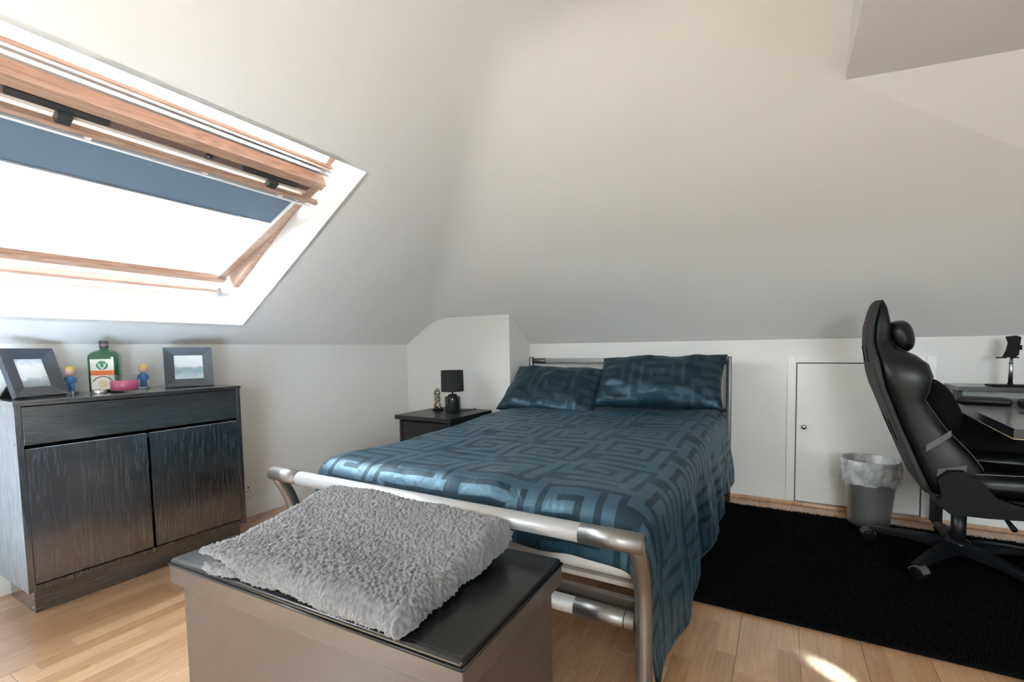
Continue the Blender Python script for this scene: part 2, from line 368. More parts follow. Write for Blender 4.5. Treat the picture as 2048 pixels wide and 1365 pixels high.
for j in range(len(ys)-1):
    for i in range(nx-1):
        mx_, my_ = (xs[i]+xs[i+1])/2, (ys[j]+ys[j+1])/2
        if ox0 < mx_ < ox1 and (V0 < my_ < V1 or V2 < my_ < V3): continue
        g.f.append((j*nx+i, (j+1)*nx+i, (j+1)*nx+i+1, j*nx+i+1)); g.sm.append(True)
ce = g.build('ceiling', M['ceiling'], fix=False); tag(ce, 'white plastered loft ceiling sloping down on two sides', 'ceiling', kind='structure')
g = MB(); XE = XR + .05
qe = (XE, D0.y + .02/.1275*(XE-D0.x), D0.z)                       # far edge of the flat part at the right wall
tt = (XE-D0.x)/.611; re = (XE, D0.y + .339*tt, D0.z - .251*tt)      # where the steeper slope runs out
g.add([(D0.x, YF-.1, D0.z), (XE, YF-.1, D0.z), qe, tuple(D0)], [(0, 1, 2, 3)])
g.add([tuple(D0), qe, re], [(0, 1, 2)])
g.add([tuple(D0), re, (XE, YB+.05, ZK - .05*math.tan(PH)), (D0.x, YB+.05, ZK - .05*math.tan(PH))], [(0, 1, 2, 3)])
# upright side of the lowered part
yy = [y for y in lines(YF-.1, D0.y, .05, [])]
n0 = len(g.v); g.v += [(D0.x, y, D0.z) for y in yy] + [(D0.x, y, max(D0.z, ceil_left(D0.x, y))) for y in yy]; m_ = len(yy)
for i in range(m_-1): g.f.append((n0+i, n0+i+1, n0+m_+i+1, n0+m_+i)); g.sm.append(False)
tag(g.build('ceiling_lowered', M['ceiling'], fix=False), 'lowered flat ceiling over the desk side of the loft', 'ceiling', kind='structure')
# outer roof skin keeps the sky out
g = MB()
g.box(XL-.2, XR+.2, YF-.2, YB+.2, 2.72, 2.76)
g.box(XL, XR+.2, YB+.13, YB+.18, -.1, 2.74); g.box(XL-.2, XR+.2, YF-.2, YF-.14, 2.0, 2.74)
rf = g.build('roof_shell', M['subfloor']); tag(rf, 'outer roof shell', 'roof', kind='structure')

# skirting boards
bb = MB().box(XL, XL+.014, YF, BXF, .0, .095, bev=.003).build('baseboard_left', M['trim']); tag(bb, 'white skirting board along the left knee wall', 'baseboard', kind='structure')
bb = MB(); bb.box(BXR, .03, YB-.014, YB, .025, .10, bev=.003); bb.box(.785, XR, YB-.014, YB, .025, .10, bev=.003)
bb = bb.build('baseboard_back', M['trim']); tag(bb, 'white skirting board behind the bed head', 'baseboard', kind='structure')
bb = MB(); bb.box(BXR, XR, YB-.022, YB, 0, .026, bev=.004)
tag(bb.build('trim_1', M['laminate']), 'beech beading along the foot of the back wall', 'trim', kind='structure')

# eaves cupboard door
dr = empty('door_1', (.4, YB, 0)); tag(dr, 'low white eaves cupboard door beside the waste bin', 'door', kind='structure')
fr = MB(); fr.box(-.372, -.322, -.016, .01, .026, .982, bev=.003); fr.box(.338, .386, -.016, .01, .026, .982, bev=.003); fr.box(-.322, .338, -.016, .01, .938, .982, bev=.003)
fr.build('door_frame', M['trim'], dr)
pn = box('door_panel', M['trim'], dr, -.316, .330, -.012, .008, .032, .932, bev=.002)
box('door_gap', M['grey'], dr, -.324, .34, -.004, .005, .028, .94)
kb = MB().lathe([(.009, 0), (.009, .008), (.005, .010), (.005, .022), (.012, .026), (.015, .032), (.013, .038), (.003, .040)], 20).xf(Matrix.Rotation(PI/2, 4, 'X')).build('knob', M['steel'], dr); kb.location = (-.272, -.011, .524)
tag(kb, 'small round brushed steel knob')

# roof window
def roof_window(name, a, b, label, tilt, full):
    wn = empty(name, vx(S0, (a+b)/2, 0)); tag(wn, label, 'window', kind='structure')
    base = Vector(wn.location)
    def P(s, y, d): return vx(s, y, d) - base
    def bar(s0, s1, y0, y1, d0, d1): return ([P(s0,y0,d0), P(s1,y0,d0), P(s1,y1,d0), P(s0,y1,d0)], [P(s0,y0,d1), P(s1,y0,d1), P(s1,y1,d1), P(s0,y1,d1)])
    rv = MB(); t = .02; D = .34
    for q in ((S0-t, S0, a-t, b+t, 0.0, D), (S1, S1+t, a-t, b+t, 0.0, D), (S0, S1, a-t, a, 0.0, D), (S0, S1, b, b+t, 0.0, D)): rv.hexa(*bar(*q))
    rv.build('reveal', M['trim'], wn)
    fm = MB()
    for q in ((S1-.06, S1, a, b, .16, .30), (S0+.1, S1, a, a+.028, .20, .34), (S0+.1, S1, b-.028, b, .20, .34)): fm.hexa(*bar(*q))
    fm.build('frame', M['velux'], wn)
    MB().hexa(*bar(S0, S0+.012, a, b, .28, .34)).build('frame_foot', M['trim'], wn)  # foot bar coloured white to carry the sky glow below the sash
    # aluminium rails of the fixed frame head
    for k, (s, d) in enumerate(((1.345, .108), (1.322, .105))):
        MB().hexa(*bar(s-.006, s+.006, a+.04, b-.05, d, d+.016)).build('head_rail', M['alu'], wn)
    MB().hexa(*bar(1.36, 1.366, a+.04, b-.05, .11, .13)).build('head_bead', M['velux'], wn)
    # sash: pivoted, top inwards
    A = vx(1.27, 0, .10); B = vx(.25, 0, .27)
    if not tilt: A = vx(1.42, 0, .2); B = vx(.24, 0, .2)
    u = (B - A).normalized(); Ls = (B - A).length; nn = Vector((-u.z, 0, u.x)); nn = nn if nn.dot(N_) > 0 else -nn
    def Q(t, y, d): return A + u*t + nn*d + Vector((0, y, 0)) - base
    def sb(t0, t1, y0, y1, d0, d1): return ([Q(t0,y0,d0), Q(t1,y0,d0), Q(t1,y1,d0), Q(t0,y1,d0)], [Q(t0,y0,d1), Q(t1,y0,d1), Q(t1,y1,d1), Q(t0,y1,d1)])
    y0, y1 = a + .035, b - .035
    sash = MB()
    sash.hexa(*sb(0, .045, y0, y1, 0, .06)); sash.hexa(*sb(Ls-.040, Ls, y0, y1, .0, .030)); sash.hexa(*sb(.045, Ls-.040, y0, y0+.045, .012, .05)); sash.hexa(*sb(.045, Ls-.040, y1-.045, y1, .012, .05))
    so = sash.build('sash', M['velux'], wn)
    MB().hexa(*sb(.04, Ls-.01, y0+.04, y1-.04, .040, .046)).build('pane', M['pane'], so)
    if not full: return wn
    # ventilation flap, brush, seals and grip bar across the head of the sash
    MB().hexa(*sb(.045, .092, y0+.045, y1-.02, .016, .05)).build('vent_brush', M['gasket'], so)
    MB().hexa(*sb(.092, .106, y0+.045, y1-.045, .010, .03)).build('vent_seal', M['cream'], so)
    gb = MB().hexa(*sb(.104, .124, y0-.005, y1+.012, -.03, -.008)).build('grip_bar', M['velux'], so)
    for yc in (.60, 1.26):
        br = MB(); br.hexa(*sb(.048, .072, yc-.13, yc+.10, -.006, .018)); br.hexa(*sb(.066, .118, yc-.022, yc+.012, -.026, .0))
        br.build('grip_bracket', M['hard'], so)
    MB().lathe([(.001, 0), (.012, .002), (.012, .01), (.001, .012)], 14).xf(Matrix.Translation(Q(.07, 1.0, -.004))).build('screw_cap', M['hard'], so)
    # roller blind
    bl = MB().hexa(*sb(.128, .150, y0+.04, y1-.03, .004, .036)).build('blind_cassette', M['white_pl'], so)
    MB().hexa(*sb(.140, .152, y0+.05, y1-.06, -.001, .005)).build('blind_slot', M['blind'], bl)
    MB().hexa(*sb(.158, .168, y0+.02, y1+.008, -.014, -.004)).build('blind_rail', M['white_pl'], bl)
    for yc in (.33, .67, 1.02, 1.33): MB().hexa(*sb(.124, .166, yc-.008, yc+.008, -.012, .006)).build('blind_clip', M['white_pl'], bl)
    MB().hexa(*sb(.150, .405, y0+.05, y1-.052, .016, .018)).build('blind_cloth', M['blind'], bl)
    MB().hexa(*sb(.400, .411, y0+.045, y1-.047, .012, .022)).build('blind_bottom_bar', M['alu'], bl)
    for yc in (y0+.045, y1-.052): MB().hexa(*sb(.13, Ls-.06, yc-.004, yc+.006, .006, .03)).build('blind_guide', M['white_pl'], bl)
    # hardware at the lower corner, thin foot bead of the frame
    MB().lathe([(.001, 0), (.009, .001), (.009, .014), (.001, .016)], 14).xf(Matrix.Translation(Q(Ls-.10, y1-.06, -.01))).build('catch', M['alu'], so)
    MB().hexa(*bar(.215, .222, a+.01, b-.02, .225, .235)).build('foot_bead', M['velux'], wn)
    MB().hexa(*bar(.215, .245, b-.075, b-.02, .20, .235)).build('foot_fitting', M['alu'], wn)
    return wn
roof_window('window_1', V0, V1, 'pine-framed roof window tilted open, navy blind part way down', True, True)
roof_window('added_window_2', V2, V3, 'added second roof window for daylight, unseen further along the slope', False, False)  # added for light from behind the camera
wn = empty('added_window_3', ((gx0+gx1)/2, YF, gz0)); tag(wn, 'added white framed window in the unseen gable wall, letting in sun and sky light', 'window', kind='structure')  # gable window added out of view to bring in sun and sky light
hw, hh = (gx1-gx0)/2, gz1-gz0
f = MB(); f.box(-hw, hw, -.09, -.03, 0, .05); f.box(-hw, hw, -.09, -.03, hh-.05, hh); f.box(-hw, -hw+.05, -.09, -.03, 0, hh); f.box(hw-.05, hw, -.09, -.03, 0, hh); f.box(-.03, .03, -.09, -.03, 0, hh)
f.build('frame', M['trim'], wn)
box('pane', M['pane'], wn, -hw+.04, -.02, -.064, -.058, .04, hh-.04); box('pane', M['pane'], wn, .02, hw-.04, -.064, -.058, .04, hh-.04)

# added unseen side window; its blind gap is shaped to cast one sun fleck
wn = empty('added_window_4', (XR, (sy0+sy1)/2, sz0)); tag(wn, 'added small side window, its board blind gapped to cast a sun fleck', 'window', kind='structure')
f = MB(); f.box(.05, .11, -.25, .25, 0, .04); f.box(.05, .11, -.25, .25, .61, .65); f.box(.05, .11, -.25, -.21, 0, .65); f.box(.05, .11, .21, .25, 0, .65); f.build('frame', M['trim'], wn)
box('pane', M['pane'], wn, .078, .082, -.215, .215, .035, .615)
f = MB(); f.box(.01, .03, -.25, .25, 0, .312); f.box(.01, .03, -.25, .25, .358, .65); f.box(.01, .03, -.25, -.050, .312, .358); f.box(.01, .03, -.005, .25, .312, .358); f.box(.01, .03, -.050, -.005, .340, .344); f.build('fleck_mask_blind', M['black'], wn)
# wall socket
sk = empty('wall_socket', (XL, 1.545, .175)); tag(sk, 'white double wall socket above the skirting beside the black sideboard', 'socket')
pl = box('plate', M['white_pl'], sk, 0, .010, -.073, .073, -.043, .043, bev=.004, seg=3)
for yc in (-.036, .036):
    h = MB(); h.box(.009, .0106, yc-.004, yc+.004, .008, .018); h.box(.009, .0106, yc-.013, yc-.006, -.012, -.007); h.box(.009, .0106, yc+.006, yc+.013, -.012, -.007)
    h.build('pin_holes', M['black'], sk)
    box('switch', M['white_pl'], sk, .009, .014, yc-.006 + (.022 if yc > 0 else -.022), yc+.006 + (.022 if yc > 0 else -.022), .012, .032, bev=.001)

# ================================================================== SIDEBOARD
sb_ = empty('sideboard', (-2.6525, .970, 0)); tag(sb_, 'black ash sideboard with one wide drawer over two doors', 'sideboard')
DEP = .355; HW = .405
b = MB(); b.box(-DEP, 0, -HW, -HW+.018, .098, .849); b.box(-DEP, -DEP+.006, -HW+.018, HW-.018, .1, .849); b.box(-DEP, -.02, -HW+.018, HW-.018, .098, .116)
b.box(-DEP, -.022, -HW+.018, HW-.018, .655, .667)
b.build('carcass', M['ash'], sb_)
sd = MB().box(-DEP, -.001, -HW-.0008, -HW+.001, .098, .849).build('side_panel', M['ash_lit'], sb_); tag(sd, 'black ash end panel with window light painted in as pale grey')  # end panel paled to look lit by the window
box('side_panel', M['ash'], sb_, -DEP, 0, HW-.018, HW, .098, .849, bev=.001)
box('top', M['ash_h'], sb_, -DEP-.004, .004, -HW-.003, HW+.003, .849, .867, bev=.0015)
dw = box('drawer', M['ash_h'], sb_, -.022, -.003, -HW+.020, HW-.020, .692, .845, bev=.0012)
for s0, s1 in ((-HW+.020, -.006), (.006, HW-.020)):
    d_ = box('door', M['ash'], sb_, -.022, -.002, s0, s1, .128, .674, bev=.0004, seg=1)
    box('grip_edge', M['ash_lit'], d_, -.020, -.0025, s0+.001, s1-.001, .6725, .6755)  # highlight along the door top, painted with the pale lit ash
pt = MB(); pt.box(-DEP+.03, -.032, -HW+.020, HW-.02, 0, .098, bev=.001)
pt.build('plinth', M['ash_h'], sb_)
for yc in (-HW+.0195,):
    for xc, zc in ((-.05, .02), (-.045, .082), (-.30, .05)):
        c_ = MB().lathe([(.0005, 0), (.003, .0005), (.003, .0015), (.0005, .002)], 10).xf(Matrix.Translation((xc, yc, zc)) @ Matrix.Rotation(PI/2, 4, 'X')).build('screw_cap', M['white_pl'], sb_)
c_ = MB().lathe([(.0005, 0), (.004, .0005), (.004, .001), (.0005, .0014)], 10).xf(Matrix.Translation((-.02, -HW, .70)) @ Matrix.Rotation(PI/2, 4, 'X')).build('dowel_hole', M['black'], sb_)
TOP = .867

# photo frames
def photo_mat(name, rows):
    m = bpy.data.materials.new(name); m.use_nodes = True; nt = m.node_tree; b_ = nt.nodes['Principled BSDF']
    tc = nt.nodes.new('ShaderNodeTexCoord'); sp = nt.nodes.new('ShaderNodeSeparateXYZ'); nt.links.new(tc.outputs['Generated'], sp.inputs[0])
    n = nt.nodes.new('ShaderNodeTexNoise'); n.inputs['Scale'].default_value = 5; n.inputs['Detail'].default_value = 4; nt.links.new(tc.outputs['Generated'], n.inputs['Vector'])
    f = math_node(nt, 'ADD', sp.outputs[2], math_node(nt, 'MULTIPLY', math_node(nt, 'SUBTRACT', n.outputs['Fac'], .5), .35))
    cr = nt.nodes.new('ShaderNodeValToRGB'); el = cr.color_ramp.elements
    while len(el) < len(rows): el.new(.5)
    for e_, (p, c) in zip(el, rows): e_.position = p; e_.color = (*c, 1)
    nt.links.new(f, cr.inputs['Fac']); nt.links.new(cr.outputs[0], b_.inputs['Base Color']); b_.inputs['Roughness'].default_value = .18; b_.inputs['Coat Weight'].default_value = .6
    return m
M['frame'] = mat('slate_frame', (.062, .078, .098), .42, coat=.2)
M['frame_back'] = mat('frame_back_felt', (.05, .055, .06), .9)
PH1 = photo_mat('photo_pale_sky', [(0, (.30, .36, .42)), (.22, (.42, .50, .58)), (.34, (.80, .84, .88)), (.75, (.86, .89, .92)), (1, (.42, .56, .72))])
PH2 = photo_mat('photo_island', [(0, (.66, .78, .86)), (.2, (.5, .64, .74)), (.34, (.28, .42, .52)), (.48, (.36, .50, .56)), (.56, (.78, .85, .9)), (1, (.82, .88, .93))])
def photo_frame(loc, yaw, tilt, wd, ht, bw, photo, label):
    """front faces local -y; stands on its lower edge, leaning back"""
    t = empty('photo_frame', loc, yaw); tag(t, label, 'picture frame')
    R = Matrix.Rotation(-tilt, 4, 'X')
    g = MB(); dp = .020; o = [(-wd/2, 0), (wd/2, 0), (wd/2, ht), (-wd/2, ht)]; i_ = [(-wd/2+bw, bw), (wd/2-bw, bw), (wd/2-bw, ht-bw), (-wd/2+bw, ht-bw)]
    vs = [(x, -.004, z) for x, z in o] + [(x, -.012 if False else .006, z) for x, z in i_] + [(x, dp, z) for x, z in o] + [(x, .012, z) for x, z in i_]
    # outer rim raised, sloping in to the picture
    vs = [(x, -.010, z) for x, z in o] + [(x, .002, z) for x, z in i_] + [(x, dp-.006, z) for x, z in o] + [(x, .010, z) for x, z in i_]
    fs = []
    for k in range(4):
        n = (k+1) % 4; fs += [(k, n, 4+n, 4+k), (k, 8+k, 8+n, n), (4+k, 4+n, 12+n, 12+k)]
    fs.append((8, 9, 10, 11)); g.add(vs, fs); g.xf(R); g.build('frame', M['frame'], t)
    MB().box(-wd/2+bw-.001, wd/2-bw+.001, .005, .007, bw-.001, ht-bw+.001).xf(R).build('photo', photo, t)
    # easel leg
    top = R @ Vector((0, dp-.006, ht*.62)); foot = Vector((0, top.y + ht*.42, .001)); g0 = TOP - loc[2]; wl_ = wd*.17
    g = MB(); g.hexa([(-wl_, top.y, top.z), (wl_, top.y, top.z), (wl_*1.4, foot.y, g0), (-wl_*1.4, foot.y, g0)], [(-wl_, top.y+.004, top.z+.002), (wl_, top.y+.004, top.z+.002), (wl_*1.4, foot.y+.005, g0), (-wl_*1.4, foot.y+.005, g0)])
    g.build('easel_leg', M['frame_back'], t)
    return t
photo_frame((-2.855, .692, TOP+.005), math.radians(112), math.radians(19), .185, .215, .044, PH1, 'slate picture frame with a pale sky photo, leaning at an angle on the sideboard')
photo_frame((-2.855, 1.235, TOP+.0025), math.radians(70), math.radians(9), .205, .212, .042, PH2, 'slate picture frame with a blue island photo, standing upright at the end of the sideboard')

# peg figurines
M['skin'] = mat('painted_skin', (.72, .52, .40), .4); M['blond'] = mat('painted_yellow', (.75, .55, .16), .4); M['suit'] = mat('painted_blue', (.06, .19, .42), .4)
def figurine(loc, rz, label):
    t = empty('figurine', loc, rz); tag(t, label, 'figurine', 'little blue figurines on the sideboard')
    box('base', M['alu'], t, -.022, .022, -.018, .018, 0, .012, bev=.002)
    bd = MB()
    for s in (-1, 1): bd.tube([(0, s*.008, .012), (0, s*.007, .035), (0, s*.005, .05)], [.0065, .007, .008], 10)
    bd.loft([[(.011*k*math.cos(a), .014*k*math.sin(a), z) for a in [2*PI*j/14 for j in range(14)]] for z, k in ((.045, .8), (.052, 1), (.064, 1.05), (.076, .95), (.083, .6), (.087, .35))])
    for s in (-1, 1):
        bd.tube([(0, s*.012, .079), (0, s*.019, .066), (.002, s*.020, .050)], [.005, .0048, .004], 8)
    bd.build('body', M['suit'], t)
    MB().sphere((0, 0, .103), (.0185, .0195, .021), 16, 10).build('head', M['skin'], t)
    MB().sphere((-.004, 0, .112), (.0185, .0205, .0175), 16, 8).build('hair', M['blond'], t)
figurine((-2.93, .800, TOP), math.radians(-40), 'small blond peg figurine in blue beside the leaning picture frame')
figurine((-2.93, 1.065, TOP), math.radians(-40), 'small blond peg figurine in blue between the green bottle and the island photo')

# liqueur bottle
M['green_glass'] = mat('green_bottle_glass', (.012, .13, .055), .08, trans=.35, ior=1.5, coat=.5)
M['label_white'] = mat('label_paper', (.80, .80, .74), .6); M['label_orange'] = mat('label_orange', (.72, .17, .04), .6); M['label_green'] = mat('label_green', (.04, .20, .09), .6); M['label_dark'] = mat('label_ink', (.06, .05, .05), .6)
M['label_cream'] = mat('label_cream', (.72, .62, .45), .6); M['cap'] = mat('dark_cap', (.06, .055, .065), .4)
bt = empty('liqueur_bottle', (-2.935, .925, TOP), math.radians(-34)); bt.scale = (1.12, 1.12, 1.13); tag(bt, 'square green glass liqueur bottle with a white and orange label', 'bottle')
def rrect(wx, wy, r, z, n=5):
    pts = []
    for cx, cy, a0 in ((wx-r, wy-r, 0), (-wx+r, wy-r, PI/2), (-wx+r, -wy+r, PI), (wx-r, -wy+r, 1.5*PI)):
        for k in range(n+1): a = a0 + PI/2*k/n; pts.append((cx + r*math.cos(a), cy + r*math.sin(a), z))
    return pts
# local +x faces the room
MB().loft([rrect(.030, .045, .012, 0), rrect(.033, .048, .012, .004), rrect(.033, .048, .012, .145), rrect(.0325, .0465, .014, .157), rrect(.030, .041, .016, .167), rrect(.024, .031, .018, .174), rrect(.016, .018, .0155, .178), rrect(.0135, .0135, .0134, .182), rrect(.0135, .0135, .0134, .196)]).build('glass', M['green_glass'], bt)
MB().lathe([(.0145, .190), (.0148, .191), (.0148, .217), (.013, .219)], 24).build('cap', M['cap'], bt)
MB().lathe([(.0150, .198), (.0150, .203)], 24).build('cap_band', mat('cap_band', (.36, .16, .2), .4), bt)
lb = box('label', M['label_white'], bt, .0331, .0338, -.037, .037, .012, .140)
g = MB()
for q in ((-.033, .033, .134, .1352), (-.033, .033, .016, .0172)): g.box(.0337, .0342, *q)
for q in ((-.033, -.0318), (.0318, .033)): g.box(.0337, .0342, q[0], q[1], .016, .135)
g.build('label_border', M['label_cream'], lb)
box('label_band', M['label_orange'], lb, .0337, .0345, -.037, .037, .072, .092)
def disc(cy, cz, r, x0, x1, n=28, a0=0, a1=2*PI): return [(cy + r*math.cos(a0+(a1-a0)*k/n), cz + r*math.sin(a0+(a1-a0)*k/n)) for k in range(n if a1-a0 > 6.2 else n+1)]
MB().prism(disc(0, .114, .019, 0, 0), .0337, .0345, 'x').build('emblem', M['label_green'], lb)
g = MB()
for s in (-1, 1):
    g.prism([(s*.001, .101), (s*.006, .110), (s*.013, .126), (s*.015, .124), (s*.010, .110), (s*.004, .100)], .0344, .0349, 'x')
    g.prism([(s*.006, .110), (s*.005, .122), (s*.007, .122), (s*.008, .112)], .0344, .0349, 'x')
g.prism([(-.004, .105), (.004, .105), (.0025, .097), (-.0025, .097)], .0344, .0349, 'x'); g.build('emblem_antlers', M['label_white'], lb)
arc = disc(0, .034, .034, 0, 0, 24, .35, PI-.35) + disc(0, .034, .0305, 0, 0, 24, .35, PI-.35)[::-1]
MB().prism(arc, .0337, .0344, 'x').build('label_arch', M['label_dark'], lb)
MB().prism(disc(0, .036, .016, 0, 0), .0337, .0342, 'x').build('label_medallion', M['label_cream'], lb)

# candle glass and tealight
M['wax'] = mat('pink_wax', (.62, .06, .20), .35, coat=.3, vary=(25, (.75, .16, .32)))
cd = empty('candle', (-2.80, .945, TOP)); cd.scale = (1.35, 1.35, 1.35); tag(cd, 'pink candle in a clear glass tumbler', 'candle')
MB().lathe([(.036, .0), (.038, .002), (.039, .062), (.0375, .062), (.036, .006), (.002, .005)], 32).build('tumbler', M['clear'], cd)
MB().lathe([(.030, .006), (.0355, .007), (.0358, .040), (.030, .041), (.008, .0385), (.001, .038)], 32).build('wax', M['wax'], cd)
MB().tube([(0, 0, .037), (.0005, 0, .046)], .001, 6).build('wick', M['label_dark'], cd)
tl = empty('tealight', (-2.815, .862, TOP)); tl.scale = (1.25, 1.25, 1.2); tag(tl, 'small white tealight beside the pink candle', 'tealight')
MB().lathe([(.0185, 0), (.019, .001), (.0195, .015), (.0185, .015), (.0182, .013)], 24).build('cup', M['alu'], tl)
MB().lathe([(.018, .002), (.018, .0125), (.001, .0128)], 24).build('wax', mat('white_wax', (.85, .84, .8), .5), tl)
MB().tube([(0, 0, .012), (.001, 0, .02)], .0008, 6).build('wick', M['label_dark'], tl)

# ================================================================== BED
BX, BY = -1.0745, 1.068
bed = empty('bed_frame', (BX, BY, 0)); tag(bed, 'silver and nickel tubular metal double bed frame', 'bed')
HWB = .757
def sym(fn):
    for s in (-1, 1): fn(s)
MB().tube([(-.605, 0, .555), (.60, 0, .555)], .0262, 20).build('foot_rail', M['silver'], bed)
def foot(s):
    MB().tube([(s*.600, 0, .555), (s*(HWB+.014), 0, .555)], .0272, 20).build('rail_sleeve', M['chrome_dark'], bed)
    pts = [(s*(HWB-.006), .000, .560), (s*(HWB-.004), .012, .530), (s*(HWB-.004), .030, .495), (s*(HWB-.005), .048, .455), (s*(HWB-.006), .062, .41), (s*(HWB-.006), .069, .36), (s*(HWB-.006), .071, .30), (s*(HWB-.006), .071, .12), (s*(HWB-.006), .071, .0)]
    MB().tube(pts, .0235, 18, rz=.0235).build('foot_post', M['chrome_dark'], bed)
    MB().tube([(s*.55, .071, .302), (s*(HWB-.03), .071, .302)], .0245, 18).build('rail_sleeve', M['chrome_dark'], bed)
    MB().tube([(s*.700, .071, .302), (s*.7025, .071, .302)], .0252, 18).build('sleeve_ring', M['black_metal'], bed)
    # head side
    g = MB(); g.box(s*HWB-.016, s*HWB+.016, 2.075, 2.107, 0, .982, bev=.006, seg=3); g.build('head_post', M['headdark'], bed)
    g = MB(); g.tube([(s*.62, 2.091, .95), (s*(HWB-.014), 2.091, .95)], .0225, 14); g.build('rail_sleeve', M['headdark'], bed)
    g = MB(); g.box(s*.735-.012, s*.735+.012, .08, 2.08, .25, .335, bev=.004); g.build('side_rail', M['headdark'], bed)
sym(foot)
MB().tube([(-.555, .071, .302), (.555, .071, .302)], .0238, 18).build('lower_foot_rail', M['silver'], bed)
MB().tube([(-.63, 2.091, .95), (.63, 2.091, .95)], .0222, 14).build('head_rail', M['silver'], bed)
MB().tube([(-HWB, 2.091, .62), (HWB, 2.091, .62)], .014, 12).build('lower_head_rail', M['headdark'], bed)
box('end_board', M['bench'], bed, -.72, .72, .115, .135, .25, .335, bev=.003)
for k in range(14): box('slat', M['cream'], bed, -.725, .725, .20+k*.135, .26+k*.135, .318, .333, bev=.002)

# mattress
mt = MB().box(BX-.715, BX+.715, BY+.180, BY+2.05, .340, .535, bev=.045, seg=4).build('mattress', M['mattress']); tag(mt, 'pale mattress under the teal duvet', 'mattress')

# duvet
def fbm(x, y, z=0, o=4): return noise.fractal(Vector((x, y, z)), 1.0, 2.0, o)
def duvet():
    w = .750; r = .085; yf = .135
    pa, ua = key_lines(-1.02, 1.22); pb, ub = key_lines(-.218, 1.94)
    vs = []
    for bq in pb:
        for aq in pa:
            side = 1 if aq > 0 else -1
            yv = max(bq, 0); 
            # overhang lengths grow near the foot on the right
            ox = max(0.0, abs(aq) - (w - r)); ob = max(0.0, (yf + r) - (bq + .18))
            b_on = max(bq + .18, yf + r)
            T = .590 + .045*sstep(.5, 1.7, b_on) + .010*fbm(aq*2.2, b_on*2.2, 3) - .012*sstep(.35, .75, abs(aq)) + .012*math.exp(-((b_on-.25)/.12)**2)
            # crease lines in the middle of the bed
            cr_ = noise.ridged_multi_fractal(Vector((aq*2.4 + b_on*.9, b_on*2.2 - aq*.5, 1.3)), 1.0, 2.0, 3, 1.0, 2.0)
            T += .012*(cr_ - 1.0) * sstep(0, .3, w - abs(aq))
            o = math.hypot(ox, ob)
            if o < 1e-6:
                vs.append((aq, b_on, T)); continue
            dx, dy = ox/o, ob/o
            if o < r*PI/2: hx = r*math.sin(o/r); dz = r*(1-math.cos(o/r)); hang = 0
            else: hx = r; hang = o - r*PI/2; dz = r + hang
            cx_ = side*min(abs(aq), w - r); cy_ = b_on
            along = cy_*1.0 if dx > dy else cx_
            amp = .034*sstep(0, .30, hang)
            fold = math.sin(along*8.5 + 2.6*fbm(along*1.6, 0, 5) + hang*2.5 + (2.2 if side > 0 else 0)) + .35*math.sin(along*19 + 2*fbm(along*3, 1, 2) - hang*4)
            spread = hang*(.08 if dx > .3 else .03)
            off = (amp*fold*.5 + spread + .015*fbm(along*5, hang*4, 9)*sstep(0, .1, hang)) if dx > .3 else (.012*fold*sstep(0, .2, hang) + spread*.3)
            h2 = hx + off
            dz *= .97
            X = cx_ + side*dx*h2; Y = cy_ - dy*h2; Z = T - dz
            if dx > .5 and Y < .12 and abs(X) > .70: Y = .12 + (.12 - Y)*.15
            Y = max(Y, .112) if Z < .60 else Y
            vs.append((X, Y, max(Z, .02)))
    na = len(pa); g = MB(); vals = []; g.v = vs
    for j in range(len(pb)-1):
        for i in range(na-1):
            g.f.append((j*na+i, j*na+i+1, (j+1)*na+i+1, (j+1)*na+i)); g.sm.append(True); vals.append(float(key_val(ua[i], ub[j])))
    o = g.build('duvet', M['satin'], fix=False); set_weave(o, vals); o.location = (BX, BY, 0)
    m = o.modifiers.new('thickness', 'SOLIDIFY'); m.thickness = .018; m.offset = -1
    m = o.modifiers.new('soft', 'SUBSURF'); m.levels = 1; m.render_levels = 1
    tag(o, 'teal satin duvet with a tonal Greek key pattern spread over the bed', 'duvet'); return o
duvet()

